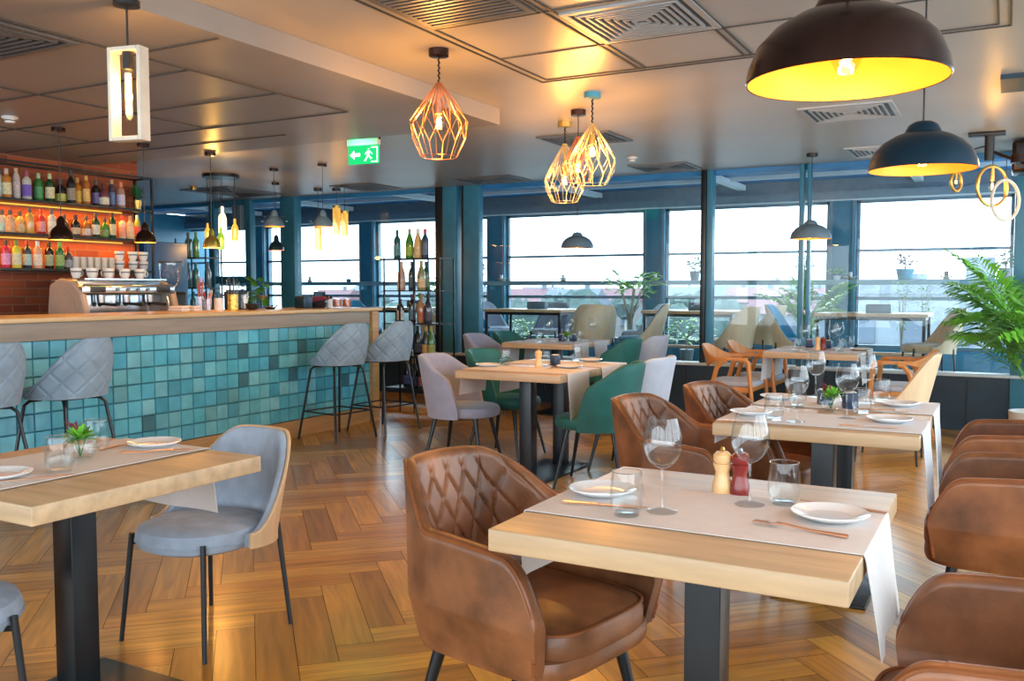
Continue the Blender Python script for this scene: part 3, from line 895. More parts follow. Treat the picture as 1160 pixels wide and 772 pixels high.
def runner(name, axis, x0, x1, y0, y1, z, drop0, drop1, label, m='cloth', out=(.0, .0), skew=(0, 0), group='linen runners on the dining tables', n=22):
    "cloth strip lying across a table and hanging over two ends; axis = direction of its length"
    P = []
    a, b = (x0, x1) if axis == 'x' else (y0, y1)
    c0, c1 = (y0, y1) if axis == 'x' else (x0, x1)
    prof = []
    g = .006
    if drop0: prof += [(a - g - out[0] * (1 - k / 5), z + .003 - drop0 + (drop0 - .01) * k / 5, skew[0] * (1 - k / 5)) for k in range(6)]
    prof += [(a - g + .004, z + .0035, 0)] + [(a + (b - a) * k / 10, z + .004, 0) for k in range(11)] + [(b + g - .004, z + .0035, 0)]
    if drop1: prof += [(b + g + out[1] * k / 5, z + .003 - .01 - (drop1 - .01) * k / 5, skew[1] * k / 5) for k in range(6)]
    for (s, h, sk) in prof:
        row = []
        for j in range(9):
            f = j / 8; q = c0 + (c1 - c0) * f + sk * (1 if True else 0)
            hz = h - (0.006 * sin(f * pi * 3 + 1) if h < z else 0) * 0
            ww = (.006 * sin(f * 9 + 1.0) * min(1, max(0, (z - h) / .15))) if h < z else 0
            so = s + (ww if s > (a + b) / 2 else -ww)
            row.append((so, q, hz) if axis == 'x' else (q, so, hz))
        P.append(row)
    o = MB().sheet(P, .0018).build(name, M[m], sharp=60)
    return tag(o, label, 'table runner', group)

# ---- tableware
def tumbler():
    t = thing('tumbler', '', 'glass')
    MB().lathe([(.0, .0), (.029, .0), (.031, .004), (.040, .03), (.0415, .048), (.036, .106), (.0345, .1065), (.0335, .105), (.039, .048), (.0375, .03), (.028, .012), (.0, .010)], 32).build('glass_body', M['clear'], t)
    MB().tube([(.0353*cos(2*pi*j/32), .0353*sin(2*pi*j/32), .1065) for j in range(32)], .0011, 5, True).build('rim', M['goblet_rim'], t)
    MB().lathe([(.0, .001), (.028, .001), (.029, .008), (.0, .009)], 28).build('base', M['clear_base'], t)
    return t
def wineglass():
    t = thing('wine_glass', '', 'wine glass')
    MB().lathe([(.0, 0), (.037, 0), (.038, .002), (.02, .006), (.006, .012), (.0038, .02), (.0036, .10), (.006, .107), (.02, .113)], 32).build('stem', M['clear_base'], t)
    MB().lathe([(.0, .108), (.012, .109), (.030, .121), (.0445, .145), (.0485, .165), (.046, .19), (.035, .232), (.0342, .232), (.0452, .19), (.0476, .165), (.0435, .146), (.029, .123), (.0, .112)], 36).build('bowl', M['goblet'], t)
    return t
M['goblet_rim'] = pane_mat('glass_rim', (1, 1, 1), .6, .05, .35)
M['clear_base'] = pane_mat('glass_base', (.96, .975, .985), .45, .0, .07, 3.0)
M['goblet'] = pane_mat('crystal_bowl', (.965, .98, .988), .65, .0, .045, 3.0)
def plate():
    t = thing('plate', '', 'plate')
    MB().lathe([(.0, .003), (.045, .003), (.05, 0), (.055, 0), (.081, .011), (.089, .016), (.0895, .0175), (.088, .019), (.079, .016), (.058, .008), (.050, .007), (.0, .007)], 48).build('dish', M['china'], t)
    return t
def knife():
    t = thing('knife', '', 'cutlery')
    b = MB(); b.prism([(-.11, -.006), (-.02, -.0045), (-.02, .0045), (-.11, .006)], 0, .005); b.build('handle', M['copper'], t, smooth=False)
    MB().prism([(-.02, -.004), (.08, -.009), (.105, .002), (.10, .007), (-.02, .005)], .0012, .0032).build('blade', M['copper'], t, smooth=False)
    return t
def fork():
    t = thing('fork', '', 'cutlery')
    b = MB(); b.tube([(-.11, 0, .003), (-.03, 0, .004), (.03, 0, .009), (.05, 0, .008)], [.0055, .0032, .0028, .004], 6); b.build('handle', M['copper'], t)
    h = MB().prism([(.045, -.005), (.058, -.011), (.066, -.011), (.066, .011), (.058, .011), (.045, .005)], .006, .008)
    for k in range(4): h.box((.084, -.0095 + k * .00633, .007), (.04, .0028, .0018))
    h.build('tines', M['copper'], t, smooth=False)
    return t
def mill(m):
    t = thing('pepper_mill', '', 'pepper mill')
    MB().lathe([(.0, 0), (.026, 0), (.027, .006), (.026, .025), (.020, .045), (.018, .058), (.024, .075), (.025, .082), (.0, .083)], 28).build('body', M[m], t)
    MB().lathe([(.012, .082), (.021, .0825), (.025, .092), (.024, .104), (.015, .113), (.0, .115)], 28).build('head', M[m], t)
    MB().lathe([(.0, .114), (.005, .1145), (.0065, .119), (.004, .125), (.0, .126)], 14).build('knob', M['brass' if m == 'millwood' else 'chrome'], t)
    return t
def leafq(b, p, d, l, w, up=Vector((0, 0, 1)), bend=.2):
    d = Vector(d).normalized(); s = d.cross(up); s = s.normalized() if s.length > 1e-4 else Vector((1, 0, 0)); nn = s.cross(d)
    p = Vector(p)
    mid = p + d * l * .5 + nn * l * bend * .3; tip = p + d * l - nn * l * bend * .3
    n = len(b.v)
    b.add([p, mid - s * w / 2 - nn * w * .15, mid, mid + s * w / 2 - nn * w * .15, tip], [(0, 1, 2), (0, 2, 3), (1, 4, 2), (2, 4, 3)])
def flower_bowl():
    t = thing('flower_bowl', '', 'vase')
    MB().lathe([(.0, 0), (.026, 0), (.042, .012), (.050, .037), (.046, .062), (.036, .080), (.0345, .080), (.0445, .062), (.0485, .037), (.040, .013), (.0, .004)], 32).build('bowl', M['clear'], t)
    g = MB(); r = random.Random(5)
    for _ in range(110):
        a = r.uniform(0, 6.28); e = r.uniform(.1, 1.3)
        d = Vector((cos(a)*cos(e), sin(a)*cos(e), sin(e)))
        leafq(g, Vector((0, 0, .06)) + d * r.uniform(.005, .036), d + Vector((r.uniform(-.5,.5), r.uniform(-.5,.5), r.uniform(-.3,.3))), r.uniform(.022, .038), r.uniform(.012, .020))
    g.build('leaves', M['leaf2'], t)
    f = MB()
    for _ in range(26):
        a = r.uniform(0, 6.28); d = Vector((cos(a)*.35 - .35, sin(a)*.35, 1))
        leafq(f, Vector((-.012, .0, .085)) + Vector((r.uniform(-.02,.012), r.uniform(-.015,.015), r.uniform(-.01,.02))), d, r.uniform(.02, .035), .009)
    f.build('petals', M['redflower'], t)
    s = MB()
    for _ in range(7):
        a = r.uniform(0, 6.28); s.tube([(0, 0, .01), (cos(a)*.02, sin(a)*.02, .07)], .0015, 5)
    s.build('stems', M['leafd'], t)
    return t
def votive():
    t = thing('napkin_holder', '', 'holder')
    MB().box((0, 0, .036), (.062, .062, .072), b=.006).build('body', M['navyblock'], t)
    MB().box((0, 0, .074), (.046, .046, .006), b=.002).build('candle_top', M['cloth_white'], t)
    return t

# ================================================================== THE BAR
BX = -5.40
bar = thing('bar_counter', 'long bar counter faced with turquoise tiles under an oak top', 'bar counter', (BX, 0, 0))
y0b, y1b = 1.2, 7.12
MB().box((-.33, (y0b + y1b) / 2, 1.099), (.76, y1b - y0b + .03, .030), b=.004).build('counter_top', M['counter'], bar)
MB().box((-.02, (y0b + y1b) / 2 - .06, 1.025), (.06, y1b - y0b - .14, .118), b=.003).build('front_band', M['greywood'], bar)
MB().box((-.36, (y0b + y1b) / 2 - .06, .52), (.60, y1b - y0b - .16, 1.03)).build('body', M['grout'], bar)
MB().box((-.025, (y0b + y1b) / 2 - .06, .075), (.05, y1b - y0b - .14, .15), b=.004).build('plinth', M['basewood'], bar)
MB().box((-.33, y1b - .05, .54), (.70, .10, 1.08), b=.004).build('end_panel', M['basewood'], bar)
tl = MB(); rr = random.Random(11); ts = .1167
pal = [(.08, .42, .58), (.12, .50, .64), (.18, .56, .68), (.09, .40, .54), (.17, .55, .67), (.10, .46, .58), (.15, .44, .52), (.09, .38, .50), (.21, .58, .70), (.12, .52, .68), (.15, .52, .64), (.10, .45, .62)]
k = 0; yy = y0b + .03
while yy < y1b - .13:
    for r in range(7):
        c = rr.choice(pal); q = rr.uniform(.95, 1.15)
        if rr.random() < .06: c = (.06, .19, .24)
        cy_, cz = yy + ts / 2, .15 + ts * (r + .5)
        a = ts / 2 - .0022; e = .004; d = rr.uniform(-.0006, .0006)
        x0, x1 = -.040, -.026 + d
        T = Matrix.Translation((0, cy_, cz)) @ Matrix.Rotation(rr.uniform(-.009, .009), 4, 'Z') @ Matrix.Rotation(rr.uniform(-.008, .008), 4, 'Y')
        vs = [(x0, -a, -a), (x0, a, -a), (x0, a, a), (x0, -a, a), (x1, -a+e, -a+e), (x1, a-e, -a+e), (x1, a-e, a-e), (x1, -a+e, a-e)]
        tl.add(vs, [(4, 5, 6, 7), (0, 1, 5, 4), (1, 2, 6, 5), (2, 3, 7, 6), (3, 0, 4, 7)], T, tuple(min(1, v * q) for v in c))
    yy += ts
tl.build('tile_facing', M['tile'], bar, smooth=False)

# ---- back counter under the shelves
bc = thing('back_counter', 'low dark work counter behind the bar under the bottle shelves', 'counter', (-6.95, 4.0, 0))
MB().box((0, 0, .45), (.60, 3.6, .90)).build('body', M['navy'], bc)
MB().box((.0, 0, .915), (.64, 3.64, .03), b=.004).build('worktop', M['shelf'], bc)

# ---- wall shelves
SX = -7.17
sh = thing('bottle_shelf', 'black metal wall shelf unit with three boards full of bottles on the brick wall', 'shelf', (SX, 0, 0))
for z in (1.455, 1.742, 2.020):
    MB().box((0, 4.15, z), (.25, 3.45, .022), b=.002).build('board', M['shelf'], sh)
for y in (5.86, 4.1, 2.5):
    for dx in (-.115, .115):
        MB().box((dx, y, 1.855), (.018, .018, .93 if y > 5 else .88)).build('upright', M['steel'], sh)
for dx in (-.115, .115): MB().box((dx, 4.18, 2.325), (.016, 3.38, .016)).build('top_rail', M['steel'], sh)
MB().box((0, 5.86, 2.325), (.23, .016, .016)).build('end_rail', M['steel'], sh)
for z, dy in ((1.98, 0), (1.70, 0)):
    MB().box((-.105, 4.1, z + .022), (.012, 3.2, .012)).build('light_strip', M['amber'], sh)
for y in (3.2, 4.0, 4.8, 5.5):
    lamp('shelf_strip_light', 'AREA', (SX - .02, y, 1.99), 2.4, (1, .40, .07), .05, (0, 0, 0), .7)
    lamp('shelf_strip_light', 'AREA', (SX - .02, y, 1.715), 2.2, (1, .40, .07), .05, (0, 0, 0), .7)

_bm = {}
def gmat(c, clear=False):
    k = (c, clear)
    if k not in _bm: _bm[k] = mat('bottle_glass', c, .12, coat=.5, alpha=1.0, trans=.35 if clear else 0.0)
    return _bm[k]
_lm = {}
def lmat(c):
    if c not in _lm: _lm[c] = mat('bottle_label', c, .6, var=.25, scale=60)
    return _lm[c]
SHAPES = {
    'wine': [(.0, 0), (.036, 0), (.038, .005), (.038, .18), (.034, .205), (.018, .235), (.0145, .25), (.0145, .30), (.0, .30)],
    'champ': [(.0, 0), (.042, 0), (.044, .006), (.044, .15), (.040, .18), (.024, .23), (.016, .26), (.0155, .305), (.0, .305)],
    'whisky': [(.0, 0), (.037, 0), (.039, .005), (.039, .165), (.036, .18), (.018, .20), (.014, .21), (.0145, .25), (.0, .25)],
    'squat': [(.0, 0), (.044, 0), (.046, .006), (.047, .11), (.042, .14), (.02, .165), (.015, .175), (.015, .215), (.0, .215)],
    'slim': [(.0, 0), (.031, 0), (.033, .005), (.033, .19), (.026, .215), (.014, .235), (.0135, .27), (.0, .27)],
}
def bottle(kind, glass, label, cap, name, txt, loc, s=1.0, group=None, clear=False, rz=0):
    t = thing(name, txt, 'bottle', loc, rz, group)
    pr = [(r * s, z * s) for r, z in SHAPES[kind]]
    MB().lathe(pr, 16).build('bottle_body', gmat(glass, clear), t)
    rmax = max(r for r, z in pr); top = pr[-1][1]; neck = pr[-2][0]
    body_h = [z for r, z in pr if r > rmax * .93][-1]
    if label:
        l = MB(); za, zb_ = body_h * .18, body_h * .80
        l.sheet([[(cos(a) * (rmax + .0009), sin(a) * (rmax + .0009), z) for z in (za, zb_)] for a in [R(-110) + R(220) * i / 14 for i in range(15)]], .0006)
        l.build('bottle_label', lmat(label), t)
    MB().lathe([(neck + .002, top - .045 * s), (neck + .0025, top - .043 * s), (neck + .0025, top + .004), (.0, .005 + top)], 14).build('bottle_cap', lmat(cap), t)
    return t
GRP = {2.020: 'bottles on the top bar shelf', 1.742: 'bottles on the middle bar shelf', 1.455: 'bottles on the lowest bar shelf'}
NM = {2.020: 'top', 1.742: 'middle', 1.455: 'lowest'}
ORD = ['first', 'second', 'third', 'fourth', 'fifth', 'sixth', 'seventh', 'eighth', 'ninth', 'tenth', 'eleventh', 'twelfth', 'thirteenth', 'fourteenth', 'fifteenth', 'sixteenth', 'seventeenth']
BRN, GRN, DKG, AMB, BLK, CLR = (.10, .03, .01), (.04, .22, .05), (.012, .06, .02), (.55, .20, .03), (.012, .012, .015), (.55, .52, .46)
top_row = [(0, 'whisky', CLR, (.5, .6, .55), (.1, .1, .1), 'clear bottle with pale green label'), (8, 'whisky', AMB, (.70, .62, .38), (.6, .45, .35), 'amber bottle with cream label'),
    (19, 'slim', (.66, .60, .56), (.70, .64, .62), (.72, .5, .3), 'white bottle with copper top'), (31, 'whisky', CLR, (.16, .09, .45), (.35, .08, .12), 'clear bottle with violet label'),
    (44, 'whisky', GRN, (.10, .35, .14), (.45, .6, .35), 'green bottle with green label'), (57, 'whisky', DKG, (.66, .60, .36), (.5, .55, .3), 'dark green bottle with cream label'),
    (69, 'squat', BLK, (.50, .52, .10), (.1, .1, .1), 'black bottle with yellow label'), (81, 'wine', BLK, (.30, .24, .18), (.05, .05, .05), 'black bottle with small brown label'),
    (88, 'whisky', AMB, (.65, .42, .08), (.7, .4, .1), 'amber bottle with gold label'), (98, 'slim', (.40, .13, .03), (.72, .45, .14), (.7, .4, .1), 'brown bottle with orange label'),
    (109, 'whisky', BLK, (.16, .14, .35), (.1, .1, .1), 'black bottle with violet label'), (118, 'squat', (.14, .04, .06), (.62, .60, .50), (.1, .02, .02), 'dark red bottle with cream label'),
    (127, 'slim', (.08, .06, .10), (.10, .20, .45), (.5, .35, .2), 'dark bottle with blue label'), (137, 'whisky', (.35, .20, .16), (.45, .45, .65), (.6, .2, .12), 'rosy bottle with pale blue label')]
mid_row = [(2, 'squat', CLR, (.35, .62, .55), (.1, .1, .1), 'clear bottle with mint label'), (11, 'squat', (.75, .42, .22), (.75, .40, .20), (.1, .1, .1), 'square orange bottle'),
    (22, 'squat', (.70, .45, .18), (.75, .60, .35), (.1, .1, .1), 'amber bottle with pale label'), (33, 'whisky', (.72, .38, .08), None, (.15, .1, .1), 'plain amber bottle'),
    (46, 'whisky', (.40, .02, .04), (.70, .35, .38), (.5, .05, .05), 'red bottle with pink label'), (58, 'whisky', (.60, .60, .56), (.72, .72, .62), (.15, .15, .16), 'clear bottle with white label'),
    (72, 'squat', (.10, .06, .06), (.45, .40, .40), (.1, .1, .1), 'dark squat bottle'), (85, 'squat', BLK, (.55, .42, .28), (.1, .03, .03), 'black bottle with tan label'),
    (97, 'squat', (.30, .12, .04), (.62, .62, .60), (.1, .1, .1), 'brown bottle with white label'), (108, 'whisky', DKG, (.60, .62, .55), (.1, .1, .1), 'dark green bottle with round white label'),
    (118, 'squat', GRN, (.18, .32, .14), (.1, .1, .1), 'green bottle with green label'), (127, 'slim', DKG, (.60, .58, .38), (.05, .05, .05), 'slim dark bottle with cream label'),
    (138, 'whisky', (.70, .58, .50), (.72, .35, .28), (.6, .05, .05), 'clear bottle with red label'), (147, 'whisky', (.72, .50, .30), (.72, .50, .30), (.6, .4, .2), 'pale amber bottle'),
    (155, 'slim', (.30, .40, .10), (.62, .10, .10), (.3, .6, .6), 'green and red bottle')]
low_row = [(5, 'whisky', (.55, .03, .08), (.62, .30, .55), (.1, .05, .05), 'pink red bottle with lilac label'), (17, 'whisky', (.62, .60, .06), (.60, .60, .40), (.2, .3, .1), 'yellow bottle'),
    (29, 'whisky', (.02, .05, .08), (.40, .62, .62), (.3, .05, .05), 'dark blue bottle with teal label'), (41, 'whisky', (.72, .40, .24), (.76, .62, .50), (.75, .75, .75), 'peach coloured bottle with white cap'),
    (54, 'whisky', BLK, (.30, .42, .30), (.03, .03, .03), 'black bottle with grey-green label'), (66, 'whisky', (.03, .14, .04), (.25, .40, .12), (.2, .5, .1), 'green bottle with leaf green label'),
    (75, 'squat', (.05, .05, .08), (.30, .34, .42), (.4, .05, .03), 'squat dark bottle with grey label')]
for z, row in ((2.020, top_row), (1.742, mid_row), (1.455, low_row)):
    for i, (u, k, g, l, cp, txt) in enumerate(row):
        jj = .02 if i % 2 else -.03
        p = at(u, 230, x=SX + .02 + jj)
        bottle(k, g, l, cp, 'liquor_bottle', '%s, %s from the left on the %s bar shelf' % (txt, ORD[i], NM[z]), (SX + .02 + jj, p.y, z + .0115), .93 if z > 2 else (.84 if z > 1.6 else .90), GRP[z])
        
# stacked cups, water glasses and a trailing plant on the shelves
def cup():
    t = thing('coffee_cup', '', 'cup')
    MB().lathe([(.0, 0), (.024, 0), (.027, .004), (.038, .03), (.045, .085), (.044, .086), (.036, .03), (.0, .006)], 22).build('cup_body', M['china'], t)
    MB().tube([(0, .038 + .024 * sin(a), .045 + .026 * cos(a)) for a in [pi * i / 8 for i in range(9)]], .0045, 6).build('handle', M['china'], t)
    MB().lathe([(.0445, .050), (.0448, .052), (.0448, .060), (.0445, .062)], 18).build('dark_band', M['potgrey'], t)
    return t
cupp = cup()
for i, u in enumerate((133, 148, 160)):
    y = at(u, 300, x=SX).y
    for k in range(2):
        place(cupp, 'cup', (SX + .03, y, 1.4665 + k * .088), R(20), 'white coffee cup in the %s stack on the lowest shelf, %s' % (('left', 'middle', 'right')[i], ('lower of the two', 'upper of the two')[k]), 'stacked coffee cups')
def waterglass():
    t = tag(MB().lathe([(.0, 0), (.033, 0), (.035, .11), (.0335, .11), (.031, .008), (.0, .008)], 20).build('water_glass', M['frost']), '', 'glass')
    return t
M['frost'] = mat('frosted_tumbler', (.78, .72, .62), .25, trans=.4)
wg = waterglass()
for i, u in enumerate((84, 92, 100, 108, 116, 124)):
    place(wg, 'water', (SX + .02, at(u, 300, x=SX).y, 1.4665), 0, 'pale water glass, %s in the row left of the coffee cups' % ORD[i], 'water glasses on the lowest bar shelf')
pl = thing('potted_plant', 'dark leafy plant in a small pot at the end of the top bar shelf', 'plant', (SX, at(153, 230, x=SX).y + .02, 2.0315))
MB().lathe([(.0, 0), (.03, 0), (.042, .09), (.0, .09)], 18).build('pot', M['brass'], pl)
b = MB(); r = random.Random(2)
for _ in range(60):
    a = r.uniform(0, 6.28); leafq(b, (0, 0, .09 + r.uniform(0, .08)), (cos(a), sin(a), r.uniform(.2, 1.6)), r.uniform(.06, .12), .022)
b.build('leaves', M['leafd'], pl)

# ---- espresso machine and grinder
em = thing('espresso_machine', 'steel espresso machine with a beige side panel standing behind the bar', 'coffee machine', (-6.60, 5.08, .93))
sp = [(-.20, 0), (.24, 0), (.25, .20), (.21, .34), (.10, .43), (-.06, .45), (-.18, .40), (-.21, .2)]
for sy in (-1, 1):
    b = MB(); y_ = sy * .44
    b.rings([[Vector((x, y_ - .03, z)) for x, z in sp], [Vector((x, y_ + .03, z)) for x, z in sp]])
    o = b.build('side_panel', M['beigeplastic'], em, smooth=False)
    bv = o.modifiers.new('b', 'BEVEL'); bv.width = .02; bv.segments = 3
    MB().rings([[Vector((x * .6, y_ + sy * .031, .22 + (z - .22) * .6)) for x, z in sp], [Vector((x * .6, y_ + sy * .036, .22 + (z - .22) * .6)) for x, z in sp]]).build('side_inset', M['chrome'] if sy > 0 else M['beigeplastic'], em, smooth=False)
MB().box((-.08, 0, .23), (.34, .82, .42), b=.01).build('body', M['chrome'], em)
MB().box((.12, .0, .36), (.20, .90, .085), b=.02).build('head', M['chrome'], em)
for y_ in (-.32, .32): MB().box((.222, y_, .36), (.008, .14, .045), b=.003).build('display', M['black'], em)
for y_ in (-.14, -.04, .06, .16): MB().cyl((.22, y_, .36), (.232, y_, .36), .013).build('button', M['greymetal'], em)
for y_ in (-.24, .0, .24):
    g = MB().cyl((.14, y_, .32), (.14, y_, .255), .038, .034, 18).build('group_head', M['chrome'], em)
    MB().tube([(.14, y_, .25), (.17, y_, .245), (.30, y_ + .03, .235)], [.030, .012, .013], 10).build('portafilter', M['black'], em)
for y_ in (-.40, .40): MB().tube([(.16, y_, .32), (.19, y_, .25), (.20, y_ - .02, .12)], .006, 8).build('steam_wand', M['chrome'], em)
MB().box((.12, 0, .06), (.26, .84, .08), b=.008).build('drip_tray', M['chrome'], em)
MB().box((.0, 0, .445), (.34, .80, .012)).build('cup_rack', M['chrome'], em)
for i in range(9):
    c = place(cupp, 'cup', (-6.66 + (.05 if i % 2 else -.04), 4.80 + i * .078, 1.3815), R(40 * i), 'coffee cup on top of the espresso machine, %s from the left' % ORD[i], 'cups on the espresso machine')
gr = thing('coffee_grinder', 'coffee grinder with a clear hopper right of the espresso machine', 'coffee grinder', (-6.70, 5.76, .93))
MB().box((0, 0, .17), (.22, .18, .34), b=.03).build('body', M['black'], gr)
MB().lathe([(.0, .34), (.05, .34), (.062, .38), (.10, .48), (.105, .60), (.10, .60), (.095, .48), (.055, .385), (.0, .35)], 24).build('hopper', M['clear_base'], gr)
MB().lathe([(.0, .60), (.108, .60), (.108, .615), (.0, .62)], 24).build('lid', M['black'], gr)
MB().cyl((.11, 0, .20), (.19, 0, .17), .022, .022).build('spout', M['copper'], gr)

# ---- things on the bar top
ZB = 1.1145
def bp(u, x=-5.86): return Vector((x, at(u, 350, x=x).y, ZB))
def straw_jar(u, x, col_list, glassm, txt, h=.11, rr_=.035, L=.20, n=9, name='straw_jar', cat='jar', item='straw'):
    p = bp(u, x); t = thing(name, txt, cat, p)
    MB().lathe([(.0, 0), (rr_ * .9, 0), (rr_, .004), (rr_, h), (rr_ * .93, h), (rr_ * .9, .008), (.0, .008)], 22).build('jar_body', M[glassm], t)
    r = random.Random(u)
    for k in range(n):
        a = r.uniform(0, 6.28); q = r.uniform(.3, .75)
        MB().cyl((cos(a)*rr_*q*.5, sin(a)*rr_*q*.5, .012), (cos(a)*rr_*(q + .5), sin(a)*rr_*(q + .5), L * r.uniform(.8, 1.1)), .003, .003, 6).build(item, M[r.choice(col_list)], t)
    return t
M['redplastic'] = mat('red_plastic', (.55, .03, .03), .35)
M['goldmesh'] = mat('hammered_gold', (.60, .38, .08), .3, .7, var=.5, scale=60)
straw_jar(227, -5.80, ['stem', 'copper', 'redplastic'], 'clear_base', 'glass jar of brown and red stirrers on the bar, left of the white jar', .12, .034, .26, 12)
straw_jar(236, -5.72, ['redplastic', 'copper', 'whiteplastic'], 'clear_base', 'short glass of red and white straws between the stirrer jar and the white jar', .10, .03, .16, 10)
t = straw_jar(248, -5.78, ['black'], 'potwhite', 'white jar with black topped contents on the bar', .105, .038, .15, 10)
straw_jar(264, -5.76, ['black', 'steel', 'greymetal'], 'goldmesh', 'gold hammered jar holding black straws on the bar', .135, .045, .27, 16)
straw_jar(277, -5.82, ['whiteplastic'], 'clear_base', 'clear glass jar of white straws right of the gold jar', .13, .032, .14, 6)
t = thing('napkin_box', 'dark napkin caddy behind the gold jar on the bar', 'caddy', bp(268, -6.0))
MB().box((0, 0, .08), (.10, .20, .16), b=.006).build('box_body', M['black'], t); MB().box((0, 0, .165), (.08, .17, .02)).build('napkins', M['navyblock'], t)
t = thing('black_dish', 'small black bowl on the bar left of the cocktail glass', 'bowl', bp(285, -5.72))
MB().lathe([(.0, 0), (.03, 0), (.05, .04), (.053, .055), (.05, .055), (.03, .01), (.0, .008)], 22).build('bowl_body', M['black'], t)
MB().lathe([(.0, .03), (.044, .032)], 22).build('contents', M['stem'], t)
t = thing('cocktail_glass', 'stemmed cocktail glass with brown drink standing on the bar', 'glass', bp(297, -5.72))
MB().lathe([(.0, 0), (.035, 0), (.035, .002), (.006, .006), (.0035, .02), (.0035, .08), (.006, .086)], 24).build('stem', M['clear_base'], t)
MB().lathe([(.0, .086), (.02, .09), (.05, .125), (.052, .135), (.0505, .135), (.047, .124), (.019, .092), (.0, .089)], 28).build('bowl', M['clear'], t)
MB().lathe([(.0, .091), (.019, .0935), (.046, .125), (.0, .1255)], 28).build('drink', M['stem'], t)
for u, x, txt in ((287, -5.95, 'small black saucer dish behind the cocktail glass'), (306, -5.80, 'small black saucer dish right of the cocktail glass')):
    t = thing('saucer', txt, 'dish', bp(u, x)); MB().lathe([(.0, 0), (.035, 0), (.055, .016), (.054, .018), (.03, .006), (.0, .005)], 22).build('dish', M['black'], t)
    MB().lathe([(.0, .006), (.022, .01), (.014, .028), (.0, .032)], 14).build('sweets', M['stem'], t)
for i, (u, m_, txt) in enumerate(((203, 'cloth', 'folded cream cloth lying on the bar left of the stirrer jar'), (217, 'cloth', 'second folded cream cloth beside the stirrer jar'))):
    t = thing('folded_cloth', txt, 'cloth', bp(u, -5.85 + .02 * i)); MB().box((0, 0, .012), (.16, .085, .024), b=.008).box((0, .0, .034), (.15, .08, .020), b=.008).build('cloth_fold', M[m_], t)
t = thing('black_caddy', 'black box caddy on the bar left of the pastry basket', 'caddy', bp(344, -5.80)); MB().box((0, 0, .055), (.12, .12, .11), b=.008).build('box_body', M['bluemetal'], t); MB().box((0, 0, .112), (.10, .10, .006)).build('lid', M['black'], t)
t = thing('snack_basket', 'dark basket heaped with brown wrapped sugar sticks on the bar', 'basket', bp(360, -5.78))
MB().lathe([(.0, 0), (.07, 0), (.09, .05), (.086, .05), (.066, .006), (.0, .006)], 20).build('basket', M['black'], t)
for k in range(16):
    a = rnd.uniform(-.8, .8); x, y = rnd.uniform(-.05, .05), rnd.uniform(-.06, .06); z = .05 + rnd.uniform(0, .045)
    MB().cyl((x - .04*cos(a), y - .05, z), (x + .04*cos(a), y + .05, z + .02), .009, .009, 8).build('sugar_stick', M[rnd.choice(['copper', 'bronze', 'redflower'])], t)
t = thing('menu_stand', 'small dark menu stand behind the sugar basket', 'menu stand', bp(362, -6.02)); MB().box((0, 0, .08), (.02, .16, .15), b=.003).build('board', M['bluemetal'], t); MB().box((0, 0, .004), (.07, .16, .008)).build('foot', M['black'], t)
M['orange'] = mat('orange_fill', (.62, .14, .03), .5, var=.2, scale=40)
for i, (u, txt) in enumerate(((373, 'slim white jar on the bar beside the orange jars'), (382, 'glass jar filled with orange pieces, left one'), (393, 'glass jar filled with orange pieces, right one'))):
    p = bp(u, -5.74); t = thing('glass_jar', txt, 'jar', p); rr_ = .026 if i == 0 else .045
    MB().lathe([(.0, 0), (rr_, 0), (rr_ + .002, .005), (rr_ + .002, .09), (rr_ * .95, .09), (rr_ * .93, .006), (.0, .005)], 22).build('jar_body', M['clear_base' if i else 'potwhite'], t)
    MB().lathe([(.0, .006), (rr_ * .91, .006), (rr_ * .91, .075), (.0, .082)], 20).build('filling', M['orange' if i else 'redplastic'], t)
t = thing('black_bowl', 'round black bowl on the bar end behind the orange jars', 'bowl', (-6.03, 7.0, ZB)); MB().lathe([(.0, 0), (.03, 0), (.06, .03), (.064, .055), (.06, .055), (.03, .01), (.0, .008)], 22).build('bowl_body', M['bluemetal'], t); MB().lathe([(.0, .05), (.058, .045)], 16).build('contents', M['leafd'], t)

# blue cabinet and glass rack beyond the bar, left
fr = thing('tall_cabinet', 'tall blue grey cabinet lit yellow along its top behind the bar', 'cabinet', (-7.98, 6.55, 0))
MB().box((0, 0, .90), (.60, .55, 1.76), b=.01).build('carcass', M['bluewall'], fr)
MB().box((.305, 0, .90), (.012, .52, 1.70), b=.004).build('door', M['bluewall'], fr); MB().cyl((.325, -.2, .8), (.325, -.2, 1.1), .008).build('handle', M['chrome'], fr)
rk = thing('bottle_stand', 'narrow metal stand of empty bottles before the far left window', 'shelf', (at(225, 300, y=7.7).x, 7.7, 0))
for z in (.5, .95, 1.30, 1.66):
    MB().box((0, 0, z), (.52, .26, .012)).build('board', M['steel'], rk)
for sx in (-1, 1):
    for sy in (-1, 1): MB().box((sx * .25, sy * .12, .95), (.014, .014, 1.9)).build('upright', M['steel'], rk)
for i, (du, z, g) in enumerate(((-.17, 1.66, (.10, .18, .16)), (-.04, 1.66, (.12, .35, .10)), (-.18, 1.30, (.05, .16, .22)), (-.05, 1.30, (.04, .22, .26)), (.15, 1.30, (.10, .16, .24)), (-.1, .95, (.05, .20, .26)), (.1, .95, (.08, .1, .12)))):
    bottle('wine', g, None, g, 'empty_bottle', 'empty tinted bottle on the %s board of the narrow stand, %s from its left' % ({1.66: 'top', 1.30: 'middle', .95: 'lower'}[z], ORD[[0, 1, 0, 1, 2, 0, 1][i]]), (rk.location.x + du, 7.7, z + .0062), 1.0, 'bottles on the narrow stand')

